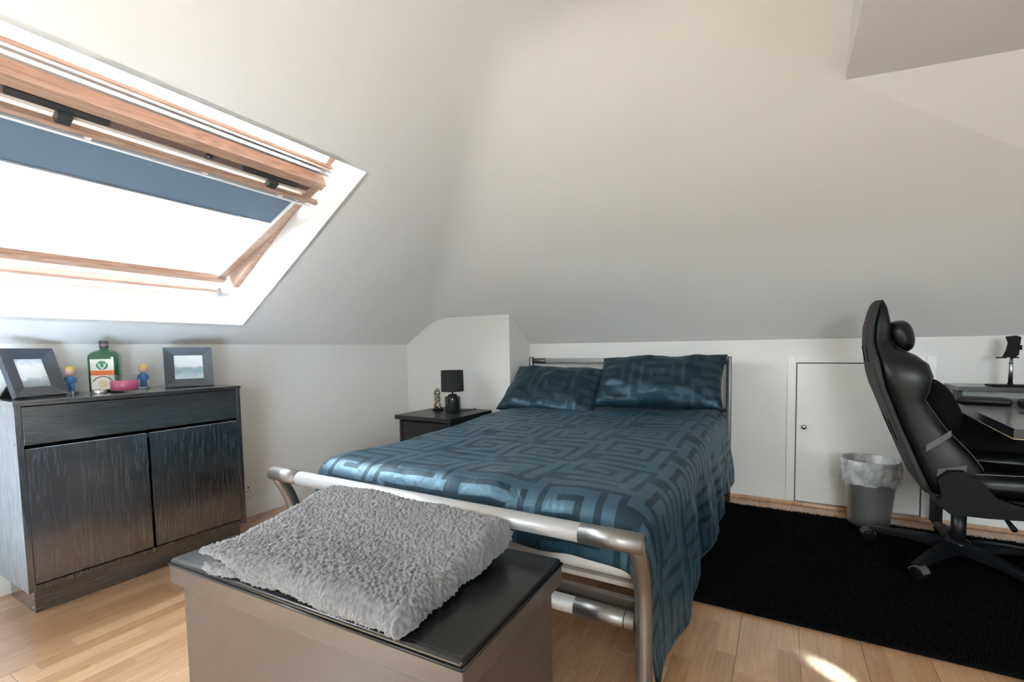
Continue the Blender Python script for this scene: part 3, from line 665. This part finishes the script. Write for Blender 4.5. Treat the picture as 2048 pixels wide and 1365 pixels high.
# pillows
def pillow(label, c, W_, H_, T_, tilt, yaw, roll, seed, sag=.0):
    pa, ua = key_lines(-W_/2, W_/2); pb, ub = key_lines(-H_/2, H_/2)
    pa[-1] = W_/2; pb[-1] = H_/2; pa[0] = -W_/2; pb[0] = -H_/2
    na, nb = len(pa), len(pb); g = MB(); vals = []; idx = {}
    for side in (1, -1):
        for j, y in enumerate(pb):
            for i, x in enumerate(pa):
                edge = i in (0, na-1) or j in (0, nb-1)
                if side == -1 and edge: idx[(side, i, j)] = idx[(1, i, j)]; continue
                u, v_ = 2*x/W_, 2*y/H_
                t = T_/2 * (max(0, 1-abs(u)**2.6))**.55 * (max(0, 1-abs(v_)**2.6))**.55
                pin = 1 - .06*(1-abs(v_)**2)*abs(u)**3; pin2 = 1 - .07*(1-abs(u)**2)*abs(v_)**3
                wr_ = 0.016*fbm(x*5+seed, y*5, side*2) + .018*(noise.ridged_multi_fractal(Vector((x*4+seed*3, y*7+x*3, side)), 1, 2, 3, 1, 2)-1.0)
                t2 = t + wr_*min(1, t/(T_*.25))
                y2 = y*pin2 - sag*(u*u)
                idx[(side, i, j)] = len(g.v); g.v.append((x*pin, y2 + .006*fbm(x*6, y*6, seed), side*t2))
        for j in range(nb-1):
            for i in range(na-1):
                q = [idx[(side, i, j)], idx[(side, i+1, j)], idx[(side, i+1, j+1)], idx[(side, i, j+1)]]
                g.f.append(tuple(q if side == 1 else q[::-1])); g.sm.append(True); vals.append(float(key_val(ua[min(i, len(ua)-1)]+3, ub[min(j, len(ub)-1)]+4)))
    o = g.build('pillow', M['satin_pillow'], fix=False); set_weave(o, vals)
    m = o.modifiers.new('soft', 'SUBSURF'); m.levels = 1; m.render_levels = 1
    o.matrix_world = Matrix.Translation(c) @ Matrix.Rotation(yaw, 4, 'Z') @ Matrix.Rotation(tilt, 4, 'X') @ Matrix.Rotation(roll, 4, 'Z')
    tag(o, label, 'pillow'); return o
pillow('teal key-pattern pillow at the end of the bed beside the bedside table', (-1.50, 2.880, .745), .80, .48, .17, math.radians(42), math.radians(1), math.radians(-2), 1)
pillow('teal key-pattern pillow propped up beside the eaves door, overlapping the other pillow', (-.740, 2.925, .818), .87, .44, .19, math.radians(52), math.radians(-2), math.radians(2), 5)

# ================================================================== BENCH
bn = empty('storage_bench', (-1.012, .812, 0), math.radians(2.0)); tag(bn, 'brown storage bench with a black padded lid at the foot of the bed', 'bench')
bw, bd_ = .497, .220
box('body', M['bench'], bn, -bw+.022, bw-.022, -bd_+.02, bd_-.02, 0, .415, bev=.003)
lid = box('lid', M['bench'], bn, -bw, bw, -bd_, bd_, .415, .465, bev=.003)
cu = MB().box(-bw+.001, bw-.001, -bd_+.001, bd_-.001, .462, .483, bev=.008, seg=4).build('cushion', M['leather'], lid)
def piping(x0, x1, y0, y1, z, r, name, m, parent, dash=None):
    g = MB(); pts = [(x0, y0, z), (x1, y0, z), (x1, y1, z), (x0, y1, z)]
    for k in range(4):
        a, b2 = Vector(pts[k]), Vector(pts[(k+1) % 4])
        if dash:
            n = int((b2-a).length / dash)
            for q in range(n): g.tube([a.lerp(b2, (q+.15)/n), a.lerp(b2, (q+.8)/n)], r, 5)
        else: g.tube([a, b2], r, 8)
    return g.build(name, m, parent)
piping(-bw, bw, -bd_, bd_, .468, .0035, 'piping', M['leather'], lid)
piping(-bw+.012, bw-.012, -bd_+.012, bd_-.012, .4825, .0007, 'stitching', M['grey'], lid, dash=.008)
g = MB()
for k in range(54): g.tube([(bw*.53, -bd_+.015+k*.0078, .4832), (bw*.53, -bd_+.020+k*.0078, .4832)], .0007, 5)
g.build('seam_stitching', M['black_metal'], lid)

# folded throw
def rim_params(length, n, r):
    """0..1 positions across a folded edge-rounded slab, close together along its two rims"""
    k = 12; rim = [r*(1-math.cos(PI/2*q/k)) for q in range(k)]
    mid = [r + (length-2*r)*q/n for q in range(n+1)]
    return [x/length for x in rim + mid + [length-q for q in rim[::-1]]]
def fleece(name, quad, zb, zt, parent, seed, N1=250, N2=160, round_=.028):
    g = MB(); Lq, Fq, Rq, Bq = [Vector(q) for q in quad]; LU, LV_ = .68, .43
    us, vs_ = rim_params(LU, N1, round_), rim_params(LV_, N2, round_); n1, n2 = len(us), len(vs_); idx = {}
    for side in (0, 1):
        for j, v_ in enumerate(vs_):
            for i, u in enumerate(us):
                edge = i in (0, n1-1) or j in (0, n2-1)
                if side == 1 and edge: idx[(1, i, j)] = idx[(0, i, j)]; continue
                p = Lq.lerp(Fq, u).lerp(Bq.lerp(Rq, u), v_)
                px = p.x + .022*fbm(u*3+seed, v_*3, seed)*(abs(u-.5)*2)**3; py = p.y + .022*fbm(v_*3, u*3+seed, 4)*(abs(v_-.5)*2)**3
                eu, ev = min(u, 1-u)*LU, min(v_, 1-v_)*LV_; de = min(eu, ev)
                k = math.sqrt(max(0, 1-(1-min(1, de/round_))**2))
                b0, t0 = zb(u, v_), zt(u, v_); mid = (b0+t0)/2
                z = mid + ((t0 if side == 0 else b0)-mid)*k
                n = Vector((0, 0, 1 if side == 0 else -1))*max(k, .02)
                if eu < round_: n += Vector((-1 if u < .5 else 1, 0, 0))*(1-eu/round_)
                if ev < round_: n += Vector((0, -1 if v_ < .5 else 1, 0))*(1-ev/round_)
                n.normalize()
                if side == 0 or de < round_:
                    d_, _ = noise.voronoi(Vector((px*125, py*125, z*125 + seed))); d2, _ = noise.voronoi(Vector((px*260, py*260, z*260)))
                    dsp = .0125*max(0, .75-d_[0]) + .004*max(0, .7-d2[0])
                    px += n.x*dsp; py += n.y*dsp; z = max(0, z + n.z*dsp)
                idx[(side, i, j)] = len(g.v); g.v.append((px, py, z))
        for j in range(n2-1):
            for i in range(n1-1):
                q = [idx[(side, i, j)], idx[(side, i+1, j)], idx[(side, i+1, j+1)], idx[(side, i, j+1)]]
                g.f.append(tuple(q if side == 0 else q[::-1])); g.sm.append(True)
    return g.build(name, M['fleece'], parent, fix=False)
th = empty('throw_blanket', (-1.0, .82, .484)); tag(th, 'grey sherpa fleece throw folded on the storage bench', 'blanket')
def rel(q): return (q[0]+1.0, q[1]-.82, 0)
def zt_u(u, v): return .046 + .018*(1-sstep(0, .5, u))*(1-v) + .016*sstep(0, .6, u) + .052*sstep(.35, 1.0, v) + .014*math.sin(u*5+.5)*sstep(.1, .5, v)*(1-v) + .008*fbm(u*3, v*3, 2) - .014*math.exp(-((u-1)/.10)**2-((v-0)/.2)**2)
def zb_u(u, v): return max(.0, .027 + .016*(1-sstep(0, .45, u))*(1-v) - .024*sstep(.25, .60, u)*(1-v) - .020*sstep(.8, 1.0, u)) + .012*v
fleece('upper_fold', [rel(q) for q in ((-1.335, .578), (-.655, .592), (-.645, .985), (-1.405, 1.025))], zb_u, zt_u, th, 2)
fleece('lower_fold', [rel(q) for q in ((-1.318, .577), (-.80, .635), (-.70, .96), (-1.36, 1.0))], lambda u, v: 0.0, lambda u, v: .026 - .004*u + .012*v, th, 8, N1=200, N2=90, round_=.015)

# ================================================================== BEDSIDE
bs = empty('bedside_table', (-2.255, 2.575, 0)); tag(bs, 'black wooden bedside table beside the bed', 'bedside table')
box('top', M['table'], bs, -.262, .262, -.240, .240, .548, .580, bev=.003)
g = MB(); g.box(-.240, -.215, -.215, .225, .02, .548); g.box(.215, .240, -.215, .225, .02, .548); g.box(-.215, .215, .21, .225, .02, .548); g.box(-.215, .215, -.21, .21, .05, .07)
g.build('carcass', M['table'], bs)
for z0, z1 in ((.33, .535), (.085, .315)):
    d_ = box('drawer', M['table'], bs, -.210, .210, -.213, -.195, z0, z1, bev=.002)
    kk = MB().lathe([(.006, 0), (.006, .012), (.013, .018), (.012, .026), (.002, .028)], 16).xf(Matrix.Translation((0, -.213, (z0+z1)/2)) @ Matrix.Rotation(PI/2, 4, 'X')).build('knob', M['steel'], d_)
for sx in (-1, 1):
    for sy in (-1, 1): box('foot', M['table'], bs, sx*.215-.02, sx*.215+.02, sy*.19-.02, sy*.19+.02, 0, .022)

def chevron_mat():
    m = bpy.data.materials.new('black_chevron_ceramic'); m.use_nodes = True; nt = m.node_tree; b_ = nt.nodes['Principled BSDF']; L = nt.links
    b_.inputs['Base Color'].default_value = (.012, .02, .028, 1); b_.inputs['Roughness'].default_value = .12; b_.inputs['Coat Weight'].default_value = .7
    tc = nt.nodes.new('ShaderNodeTexCoord'); sp = nt.nodes.new('ShaderNodeSeparateXYZ'); L.new(tc.outputs['Object'], sp.inputs[0])
    an = math_node(nt, 'MULTIPLY', math_node(nt, 'ARCTAN2', sp.outputs[1], sp.outputs[0]), 9/6.28318)
    zig = math_node(nt, 'PINGPONG', an, .5)
    f = math_node(nt, 'SINE', math_node(nt, 'MULTIPLY', math_node(nt, 'ADD', math_node(nt, 'MULTIPLY', zig, .035), sp.outputs[2]), 6.28318/.0175))
    bp = nt.nodes.new('ShaderNodeBump'); bp.inputs['Strength'].default_value = 1; bp.inputs['Distance'].default_value = .006; L.new(f, bp.inputs['Height']); L.new(bp.outputs['Normal'], b_.inputs['Normal'])
    return m
lp = empty('table_lamp', (-2.245, 2.66, .580)); tag(lp, 'small black table lamp with a chevron base and charcoal drum shade', 'lamp')
MB().lathe([(.052, 0), (.057, .004), (.059, .010), (.059, .104), (.057, .112), (.040, .116), (.034, .124), (.030, .130), (.012, .133), (.004, .134)], 48).build('base', chevron_mat(), lp)
MB().lathe([(.007, .130), (.007, .175)], 12).build('neck', M['steel'], lp)
MB().lathe([(.085, .152), (.083, .312), (.081, .312), (.083, .152)], 48, cap=False).build('shade', M['shade'], lp)
g = MB()
for k in range(3): g.tube([(0, 0, .168), (.083*math.cos(k*2.094), .083*math.sin(k*2.094), .168)], .0018, 6)
g.build('shade_ring', M['steel'], lp)
MB().sphere((0, 0, .205), (.022, .022, .03)).build('bulb', M['white_pl'], lp)
MB().tube([(.056, .01, .006), (.085, .03, .003), (.095, .07, .003), (.10, .12, .003), (.10, .155, .003)], .0028, 8).build('cord', M['black'], lp)

st = empty('statuette', (-2.378, 2.645, .580)); tag(st, 'little pewter statuette of stacked crouching figures beside the lamp', 'statuette')
MB().lathe([(.040, 0), (.042, .002), (.042, .010), (.036, .014)], 20).build('plinth', M['black'], st)
g = MB()
for k, (z, s) in enumerate(((.014, 1.0), (.066, .93), (.116, .85))):
    a = (.3, -.35, .15)[k]; ca, sa = math.cos(a), math.sin(a)
    def q(x, y, zz): return (s*(x*ca - y*sa), s*(x*sa + y*ca), z + s*zz)
    g.sphere(q(0, .003, .024), (.021*s, .020*s, .024*s), 12, 8)            # trunk
    g.sphere(q(0, -.008, .052), (.015*s, .015*s, .015*s), 12, 8)           # head
    g.sphere(q(0, -.021, .049), (.006*s, .005*s, .005*s), 8, 6)            # muzzle
    for t_ in (-1, 1):
        g.tube([q(t_*.018, .0, .036), q(t_*.026, -.012, .030), q(t_*.011, -.022, .050 if k != 1 else .044)], [.0065*s, .006*s, .005*s], 8)
        g.tube([q(t_*.014, .0, .008), q(t_*.022, -.020, .022), q(t_*.017, -.024, .002)], [.009*s, .008*s, .006*s], 8)
        g.sphere(q(t_*.015, -.004, .055), (.004*s, .003*s, .006*s), 8, 6)
g.build('figures', M['pewter'], st)

# ================================================================== BIN
bi = empty('waste_bin', (.455, 3.075, .0)); tag(bi, 'brushed steel waste bin with a clear liner beside the eaves door', 'bin')
MB().lathe([(.098, .0), (.100, .004), (.101, .02), (.134, .385), (.137, .389), (.134, .392), (.131, .386), (.098, .02), (.09, .012), (.001, .012)], 48).build('bin_body', mat('bin_steel', (.40, .40, .405), .33, .72), bi)
rings = []; nn_ = 72
for k, (r, z) in enumerate(((.100, .04), (.126, .34), (.131, .388), (.134, .396), (.141, .394), (.145, .375), (.148, .345), (.147, .315), (.142, .285), (.140, .262))):
    ring = []
    for j in range(nn_):
        a = 2*PI*j/nn_; wob = (.0 if k < 4 else .010*fbm(math.cos(a)*2.5, math.sin(a)*2.5, k*.5)*(k-3)/3 + .0025*math.sin(a*17+k))
        zz = z + (0 if k < 8 else .028*fbm(math.cos(a)*1.6, math.sin(a)*1.6, 3.3))
        rr = max(r + wob, .1365 + .0 if 3 < k < 7 else .08)
        ring.append((rr*math.cos(a), rr*math.sin(a), zz))
    rings.append(ring)
MB().loft(rings, cap=False).build('liner', M['liner'], bi)

# ================================================================== RUG
rg = empty('shag_rug', (.62, 2.47, 0)); tag(rg, 'black shaggy rug on the laminate under the office chair', 'rug')
rx, ry = 1.12, .63
box('backing', M['black_matte'], rg, -rx, rx, -ry, ry, .001, .012, bev=.003)
g = MB(); rnd = random.Random(3)
for k in range(95000):
    px, py = rnd.uniform(-rx-.006, rx+.006), rnd.uniform(-ry-.006, ry+.006)
    a = rnd.uniform(0, 2*PI); ln = rnd.uniform(.012, .030); h = rnd.uniform(.018, .032); wd = .0022
    ca, sa = math.cos(a), math.sin(a); n = len(g.v)
    tx, ty = px + ca*ln, py + sa*ln
    tx = max(-rx-.018, min(rx+.018, tx)); ty = max(-ry-.018, min(ry+.018, ty))
    g.v += [(px - sa*wd, py + ca*wd, .010), (px + sa*wd, py - ca*wd, .010), (tx, ty, h if abs(tx) < rx and abs(ty) < ry else h*.5)]; g.f.append((n, n+1, n+2)); g.sm.append(False)
tag(g.build('pile', M['black_matte'], rg, fix=False), kind='stuff')

# ================================================================== OFFICE CHAIR
RUGZ = .030
ch = empty('gaming_chair', (.738, 2.66, 0), math.radians(-3)); tag(ch, 'black racing-style office chair with a neck pillow, seen from its side', 'chair')
LV = [(1.258,-.338,-.322,.085),(1.245,-.346,-.312,.11),(1.22,-.354,-.302,.128),(1.14,-.371,-.287,.145),(1.07,-.372,-.289,.15),(1.03,-.368,-.262,.172),(.998,-.362,-.207,.222),(.959,-.355,-.166,.252),(.905,-.346,-.150,.262),(.851,-.332,-.160,.258),(.806,-.315,-.172,.248),(.764,-.30,-.149,.24),(.68,-.27,-.096,.236),(.58,-.231,-.011,.24),(.52,-.208,.026,.245),(.475,-.190,.022,.245),(.44,-.176,-.02,.242),(.40,-.158,-.06,.238)]
def ell(cx, cy, ax, ay, z, n=18, p=.6):
    out = []
    for j in range(n):
        c, s_ = math.cos(2*PI*j/n), math.sin(2*PI*j/n)
        out.append((cx + ax*math.copysign(abs(c)**p, c), cy + ay*math.copysign(abs(s_)**p, s_), z))
    return out
for s in (-1, 1):
    rings = []
    for z, xb, xf_, w_ in LV:
        tw = min(.058, w_*.5); xa = xb + .018
        rings.append(ell((xa+xf_)/2, s*(w_-tw), max(.006, (xf_-xa)/2), tw, z))
    MB().loft(rings).build('side_bolster', M['pu'], ch)
    MB().tube([(xf_-.001, s*(w_-min(.058, w_*.5)*.72), z) for z, xb, xf_, w_ in LV[3:16]], .0035, 6).build('piping', M['grey'], ch)
rings = [ell(xb+.042, 0, .030, max(.03, w_-.055), z) if z < 1.05 else ell((xb+.018+xf_)/2, 0, max(.006, (xf_-xb-.018)/2)+.002, w_-.02, z+.003) for z, xb, xf_, w_ in LV]
MB().loft(rings).build('back_panel', M['pu'], ch)
rings = [ell(xb+.006, 0, .016, w_*.97, z, p=.35) for z, xb, xf_, w_ in LV]
MB().loft(rings).build('back_shell', M['pu_grey'], ch)
for s in (-1, 1):
    for z0, z1 in ((1.045, .965), (.70, .60)):
        pts = [(interp([(z, xb) for z, xb, _, _ in LV[::-1]], z)-.009, s*.085, z) for z in [lerp(z0, z1, t/5) for t in range(6)]]
        MB().tube(pts, .012, 10, rz=.006).build('harness_slot', M['black'], ch)
tag(MB().tube([(-.381, -.03, 1.145), (-.381, .03, 1.145)], .004, 8).build('brand_mark', mat('red_mark', (.5, .05, .04), .5), ch), 'small red woven mark')
# straps around the lower back
for zc, up in ((.60, .055), (.50, .012)):
    xb = interp([(z, x_) for z, x_, _, _ in LV[::-1]], zc); w_ = interp([(z, q_) for z, _, _, q_ in LV[::-1]], zc); xf_ = interp([(z, q_) for z, _, q_, _ in LV[::-1]], zc)
    g = MB(); g.add([(xb+.07, -w_-.003, zc-.018), (xf_-.06, -w_-.004, zc+up), (xf_-.06, -w_-.004, zc+up+.028), (xb+.07, -w_-.003, zc+.012),
                     (xb+.07, -w_+.004, zc-.018), (xf_-.06, -w_+.003, zc+up), (xf_-.06, -w_+.003, zc+up+.028), (xb+.07, -w_+.004, zc+.012)], [(0,1,2,3),(7,6,5,4),(0,4,5,1),(1,5,6,2),(2,6,7,3),(3,7,4,0)])
    g.build('strap', M['grey'], ch)
def cushion(name, c, sx, sy, sz, m, parent, ry=0):
    g = MB(); n = 20; rings = []
    for i in range(15):
        t = -1 + 2*i/14; k = (max(0.0, 1-abs(t)**3))**.5
        rings.append(ell(0, t*sy, sx*(.08+.92*k), sz*(.35+.65*k), 0, n, .8))
    rings = [[(p[0], r_[0][1]*0 + (-1+2*i/14)*sy, p[1]-(-1+2*i/14)*sy) for p in r_] for i, r_ in enumerate(rings)]
    g.loft(rings); g.xf(Matrix.Translation(c) @ Matrix.Rotation(ry, 4, 'Y')); return g.build(name, m, parent)
cushion('neck_pillow', (-.245, 0, 1.085), .052, .155, .078, M['pu'], ch, math.radians(-12))
cushion('lumbar_cushion', (-.11, 0, .745), .085, .19, .15, M['black_matte'], ch, math.radians(-22))
# seat
g = MB().box(-.12, .36, -.17, .17, .40, .485, bev=.03, seg=4); g.build('seat', M['pu'], ch)
for s in (-1, 1):
    MB().tube([(-.10, s*.205, .455), (.05, s*.215, .465), (.22, s*.215, .475), (.36, s*.20, .470), (.385, s*.185, .455)], [.045, .05, .052, .048, .03], 14).build('seat_bolster', M['pu'], ch)
    MB().tube([(-.08, s*.232, .495), (.05, s*.238, .508), (.22, s*.238, .518), (.36, s*.222, .508)], .0035, 6).build('piping', M['grey'], ch)
    cv = MB().prism([(-.135, .475), (-.10, .515), (-.05, .52), (.0, .485), (.05, .425), (.11, .405), (.16, .395), (.16, .350), (.02, .338), (-.09, .335), (-.135, .37), (-.12, .41)], s*.252, s*.290, 'y'); cv.build('hinge_cover', M['black'], ch)
    MB().lathe([(.002, 0), (.022, .001), (.022, .012), (.002, .014)], 18).xf(Matrix.Translation((-.09, s*.262, .40)) @ Matrix.Rotation(PI/2, 4, 'X')).build('hinge_bolt', M['black_metal'], ch)
box('seat_pan', M['black'], ch, -.10, .30, -.22, .22, .36, .405, bev=.008)
box('tilt_mechanism', M['black_metal'], ch, -.10, .13, -.075, .075, .31, .362, bev=.008)
MB().tube([(.08, -.06, .33), (.10, -.2, .325), (.11, -.27, .30)], [.007, .007, .011], 8).build('lever', M['black'], ch)
MB().lathe([(.028, .11), (.028, .25), (.024, .252), (.024, .315)], 24).build('gas_column', M['black_metal'], ch)
MB().lathe([(.045, .075), (.050, .085), (.050, .125), (.040, .138), (.028, .142)], 24).build('hub', M['black_metal'], ch)
for k in range(5):
    a = math.radians(163 + 72*k); ca, sa = math.cos(a), math.sin(a)
    def pr(r_, w_, z): return (ca*r_ - sa*w_, sa*r_ + ca*w_, z)
    rings = []
    for r_, w_, zt_, zb_ in ((.03, .034, .128, .080), (.10, .031, .132, .088), (.20, .026, .124, .092), (.30, .021, .108, .084), (.345, .019, .098, .080)):
        rings.append([pr(r_, -w_, zb_), pr(r_, w_, zb_), pr(r_, w_, zt_-.010), pr(r_, w_*.55, zt_), pr(r_, -w_*.55, zt_), pr(r_, -w_, zt_-.010)])
    MB().loft(rings, smooth=False).build('base_leg', M['black_metal'], ch)
    cs = empty('caster', pr(.338, 0, 0)); cs.parent = ch; cs.rotation_euler = (0, 0, a + .5 + k)
    for s in (-1, 1):
        MB().lathe([(.004, -.008), (.026, -.008), (.029, -.005), (.029, .006), (.024, .009), (.004, .009)], 22).xf(Matrix.Translation((.012, s*.016, RUGZ+.029)) @ Matrix.Rotation(PI/2, 4, 'X')).build('wheel', M['black'], cs)
    g = MB(); rr = .033; hood = [(.012 + rr*math.cos(t), RUGZ+.029 + rr*math.sin(t)) for t in [math.radians(15+15*q) for q in range(11)]] + [(.012 + (rr-.004)*math.cos(t), RUGZ+.029 + (rr-.004)*math.sin(t)) for t in [math.radians(165-15*q) for q in range(11)]]
    g.prism(hood, -.022, .022, 'y'); g.build('hood', M['grey'] if k < 2 else M['black'], cs)
    MB().tube([(0, 0, RUGZ+.05), (0, 0, .085)], .006, 8).build('stem', M['steel'], cs)

# ================================================================== DESK
M['desk'] = mat('black_desk_board', (.007, .008, .010), .28, coat=.5, bump=(200, .05, .001), coat_rough=.15)
dk = empty('desk', (.75, 2.10, 0)); tag(dk, 'black computer desk with a raised rear shelf behind the chair', 'desk')
top = [(-.030, .0), (1.65, -.06), (1.65, 1.15), (.06, 1.15)]
MB().prism(top, .715, .75, 'z').build('desk_top', M['desk'], dk)
MB().prism([(-.031, -.001), (1.65, -.061), (1.65, 1.151), (.059, 1.151)], .7125, .7152, 'z').build('edge_strip', mat('raw_chipboard_edge', (.45, .33, .18), .7), dk)
box('end_panel', M['black'], dk, .02, .055, 1.05, 1.15, 0.03, .715)
box('end_panel', M['black'], dk, 1.60, 1.64, 0.0, 1.15, 0.03, .715)
box('back_panel', M['black'], dk, .055, 1.60, 1.12, 1.14, .30, .715)
sh = box('shelf', M['desk'], dk, .07, 1.62, .93, 1.17, .800, .824, bev=.002)
for xc in (.12, .80, 1.55): box('shelf_leg', M['desk'], dk, xc-.012, xc+.012, 1.10, 1.16, .75, .80)
# things on it
M['pad'] = mat('black_gel_pad', (.006, .007, .008), .5, bump=(400, .3, .001))
for i, (px, py, rz, lbl) in enumerate(((.135, .83, -.20, 'black padded wrist rest on the desk, next to the chair'), (.345, .755, -.22, 'black padded wrist rest on the desk, next to the keyboard'))):
    o = MB().box(-.10, .10, -.06, .06, 0, .030, bev=.014, seg=4).build('wrist_rest', M['pad']); o.location = (dk.location.x+px, dk.location.y+py, .75); o.rotation_euler = (0, 0, rz)
    tag(o, lbl, 'wrist rest', 'wrist rests on the desk')
mm = MB().box(-.22, .22, -.15, .15, 0, .004, bev=.0015).build('desk_mat', M['pu_grey']); mm.location = (.75+.36, 2.10+.33, .7502); mm.rotation_euler = (0, 0, -.1); tag(mm, 'dark desk mat lying on the black desk', 'desk mat')
kb = empty('keyboard', (.75+.69, 2.10+.80, .75), -.12); tag(kb, 'black keyboard with grey keys on the desk', 'keyboard')
box('case', M['black'], kb, -.21, .21, -.065, .065, 0, .018, bev=.003)
k0 = None
for r_ in range(5):
    for c_ in range(14):
        if k0 is None: k0 = box('key', mat('grey_key', (.20, .205, .21), .5), kb, -.0065, .0065, -.0055, .0055, 0, .008, bev=.0015, seg=1); o = k0
        else: o = copy_obj(k0, kb)
        o.location = (-.19 + c_*.0292, -.048 + r_*.0235, .018); o.scale = (1.9, 1.75, 1)
hl = empty('phone_holder', (.75+.30, 2.10+1.03, .824)); tag(hl, 'black phone holder on a steel pole standing on the desk shelf', 'phone holder')
box('base', M['black'], hl, -.085, .085, -.05, .05, 0, .008, bev=.003)
MB().lathe([(.009, .008), (.009, .12), (.0075, .122), (.0075, .19)], 16).build('pole', M['steel'], hl)
MB().lathe([(.011, .008), (.011, .018)], 16).build('collar', M['black'], hl)
MB().lathe([(.0095, .118), (.0095, .122)], 16).build('ring', M['black'], hl)
g = MB(); g.prism([(-.038, .150), (.012, .150), (.024, .163), (.030, .255), (.010, .262), (-.028, .258), (-.018, .225), (-.024, .185)], -.012, -.002, 'y')
g.prism([(-.062, .146), (-.026, .146), (-.026, .152), (-.062, .152)], -.03, -.002, 'y'); g.prism([(.0, .146), (.02, .146), (.02, .152), (.0, .152)], -.03, -.002, 'y'); g.box(.016, .036, -.01, .008, .188, .212)
g.build('cradle', M['black'], hl)
# computer tower and bag under the desk
pc = empty('computer_tower', (1.62, 2.86, 0.034)); tag(pc, 'black computer tower in the dark under the desk', 'computer')
box('case', M['black'], pc, -.22, .22, -.10, .10, .02, .46, bev=.006); box('front_panel', M['black_metal'], pc, -.232, -.22, -.098, .098, .025, .455, bev=.004)
for sx in (-.18, .18):
    for sy in (-.07, .07): box('foot', M['black'], pc, sx-.015, sx+.015, sy-.012, sy+.012, 0, .021)
sb2 = MB(); rings = []
for i in range(13):
    t = i/12; rings.append([(-.10 + .30*t, y_*(.07*math.sin(PI*min(1, .12+t*.9))**.5 + .01), z_*(.045*math.sin(PI*min(1, .10+t*.85))**.5+.006) + .05) for y_, z_ in [(math.cos(2*PI*j/16), math.sin(2*PI*j/16)) for j in range(16)]])
bg_ = sb2.loft(rings).build('rolled_bag', mat('blue_nylon', (.02, .06, .19), .55, bump=(60, .6, .004))); bg_.location = (1.10, 2.62, .575 - .0); tag(bg_, 'rolled blue nylon bag under the desk', 'bag')

nb = empty('notebook', (.735, 1.765, 0), .35); tag(nb, 'dark red notebook lying on the laminate just off the rug', 'notebook')
box('cover', mat('dark_red_card', (.06, .006, .010), .5), nb, -.07, .07, -.045, .045, .0, .016, bev=.0015)
box('pages', M['label_white'], nb, -.067, .0715, -.0455, .0455, .002, .014)
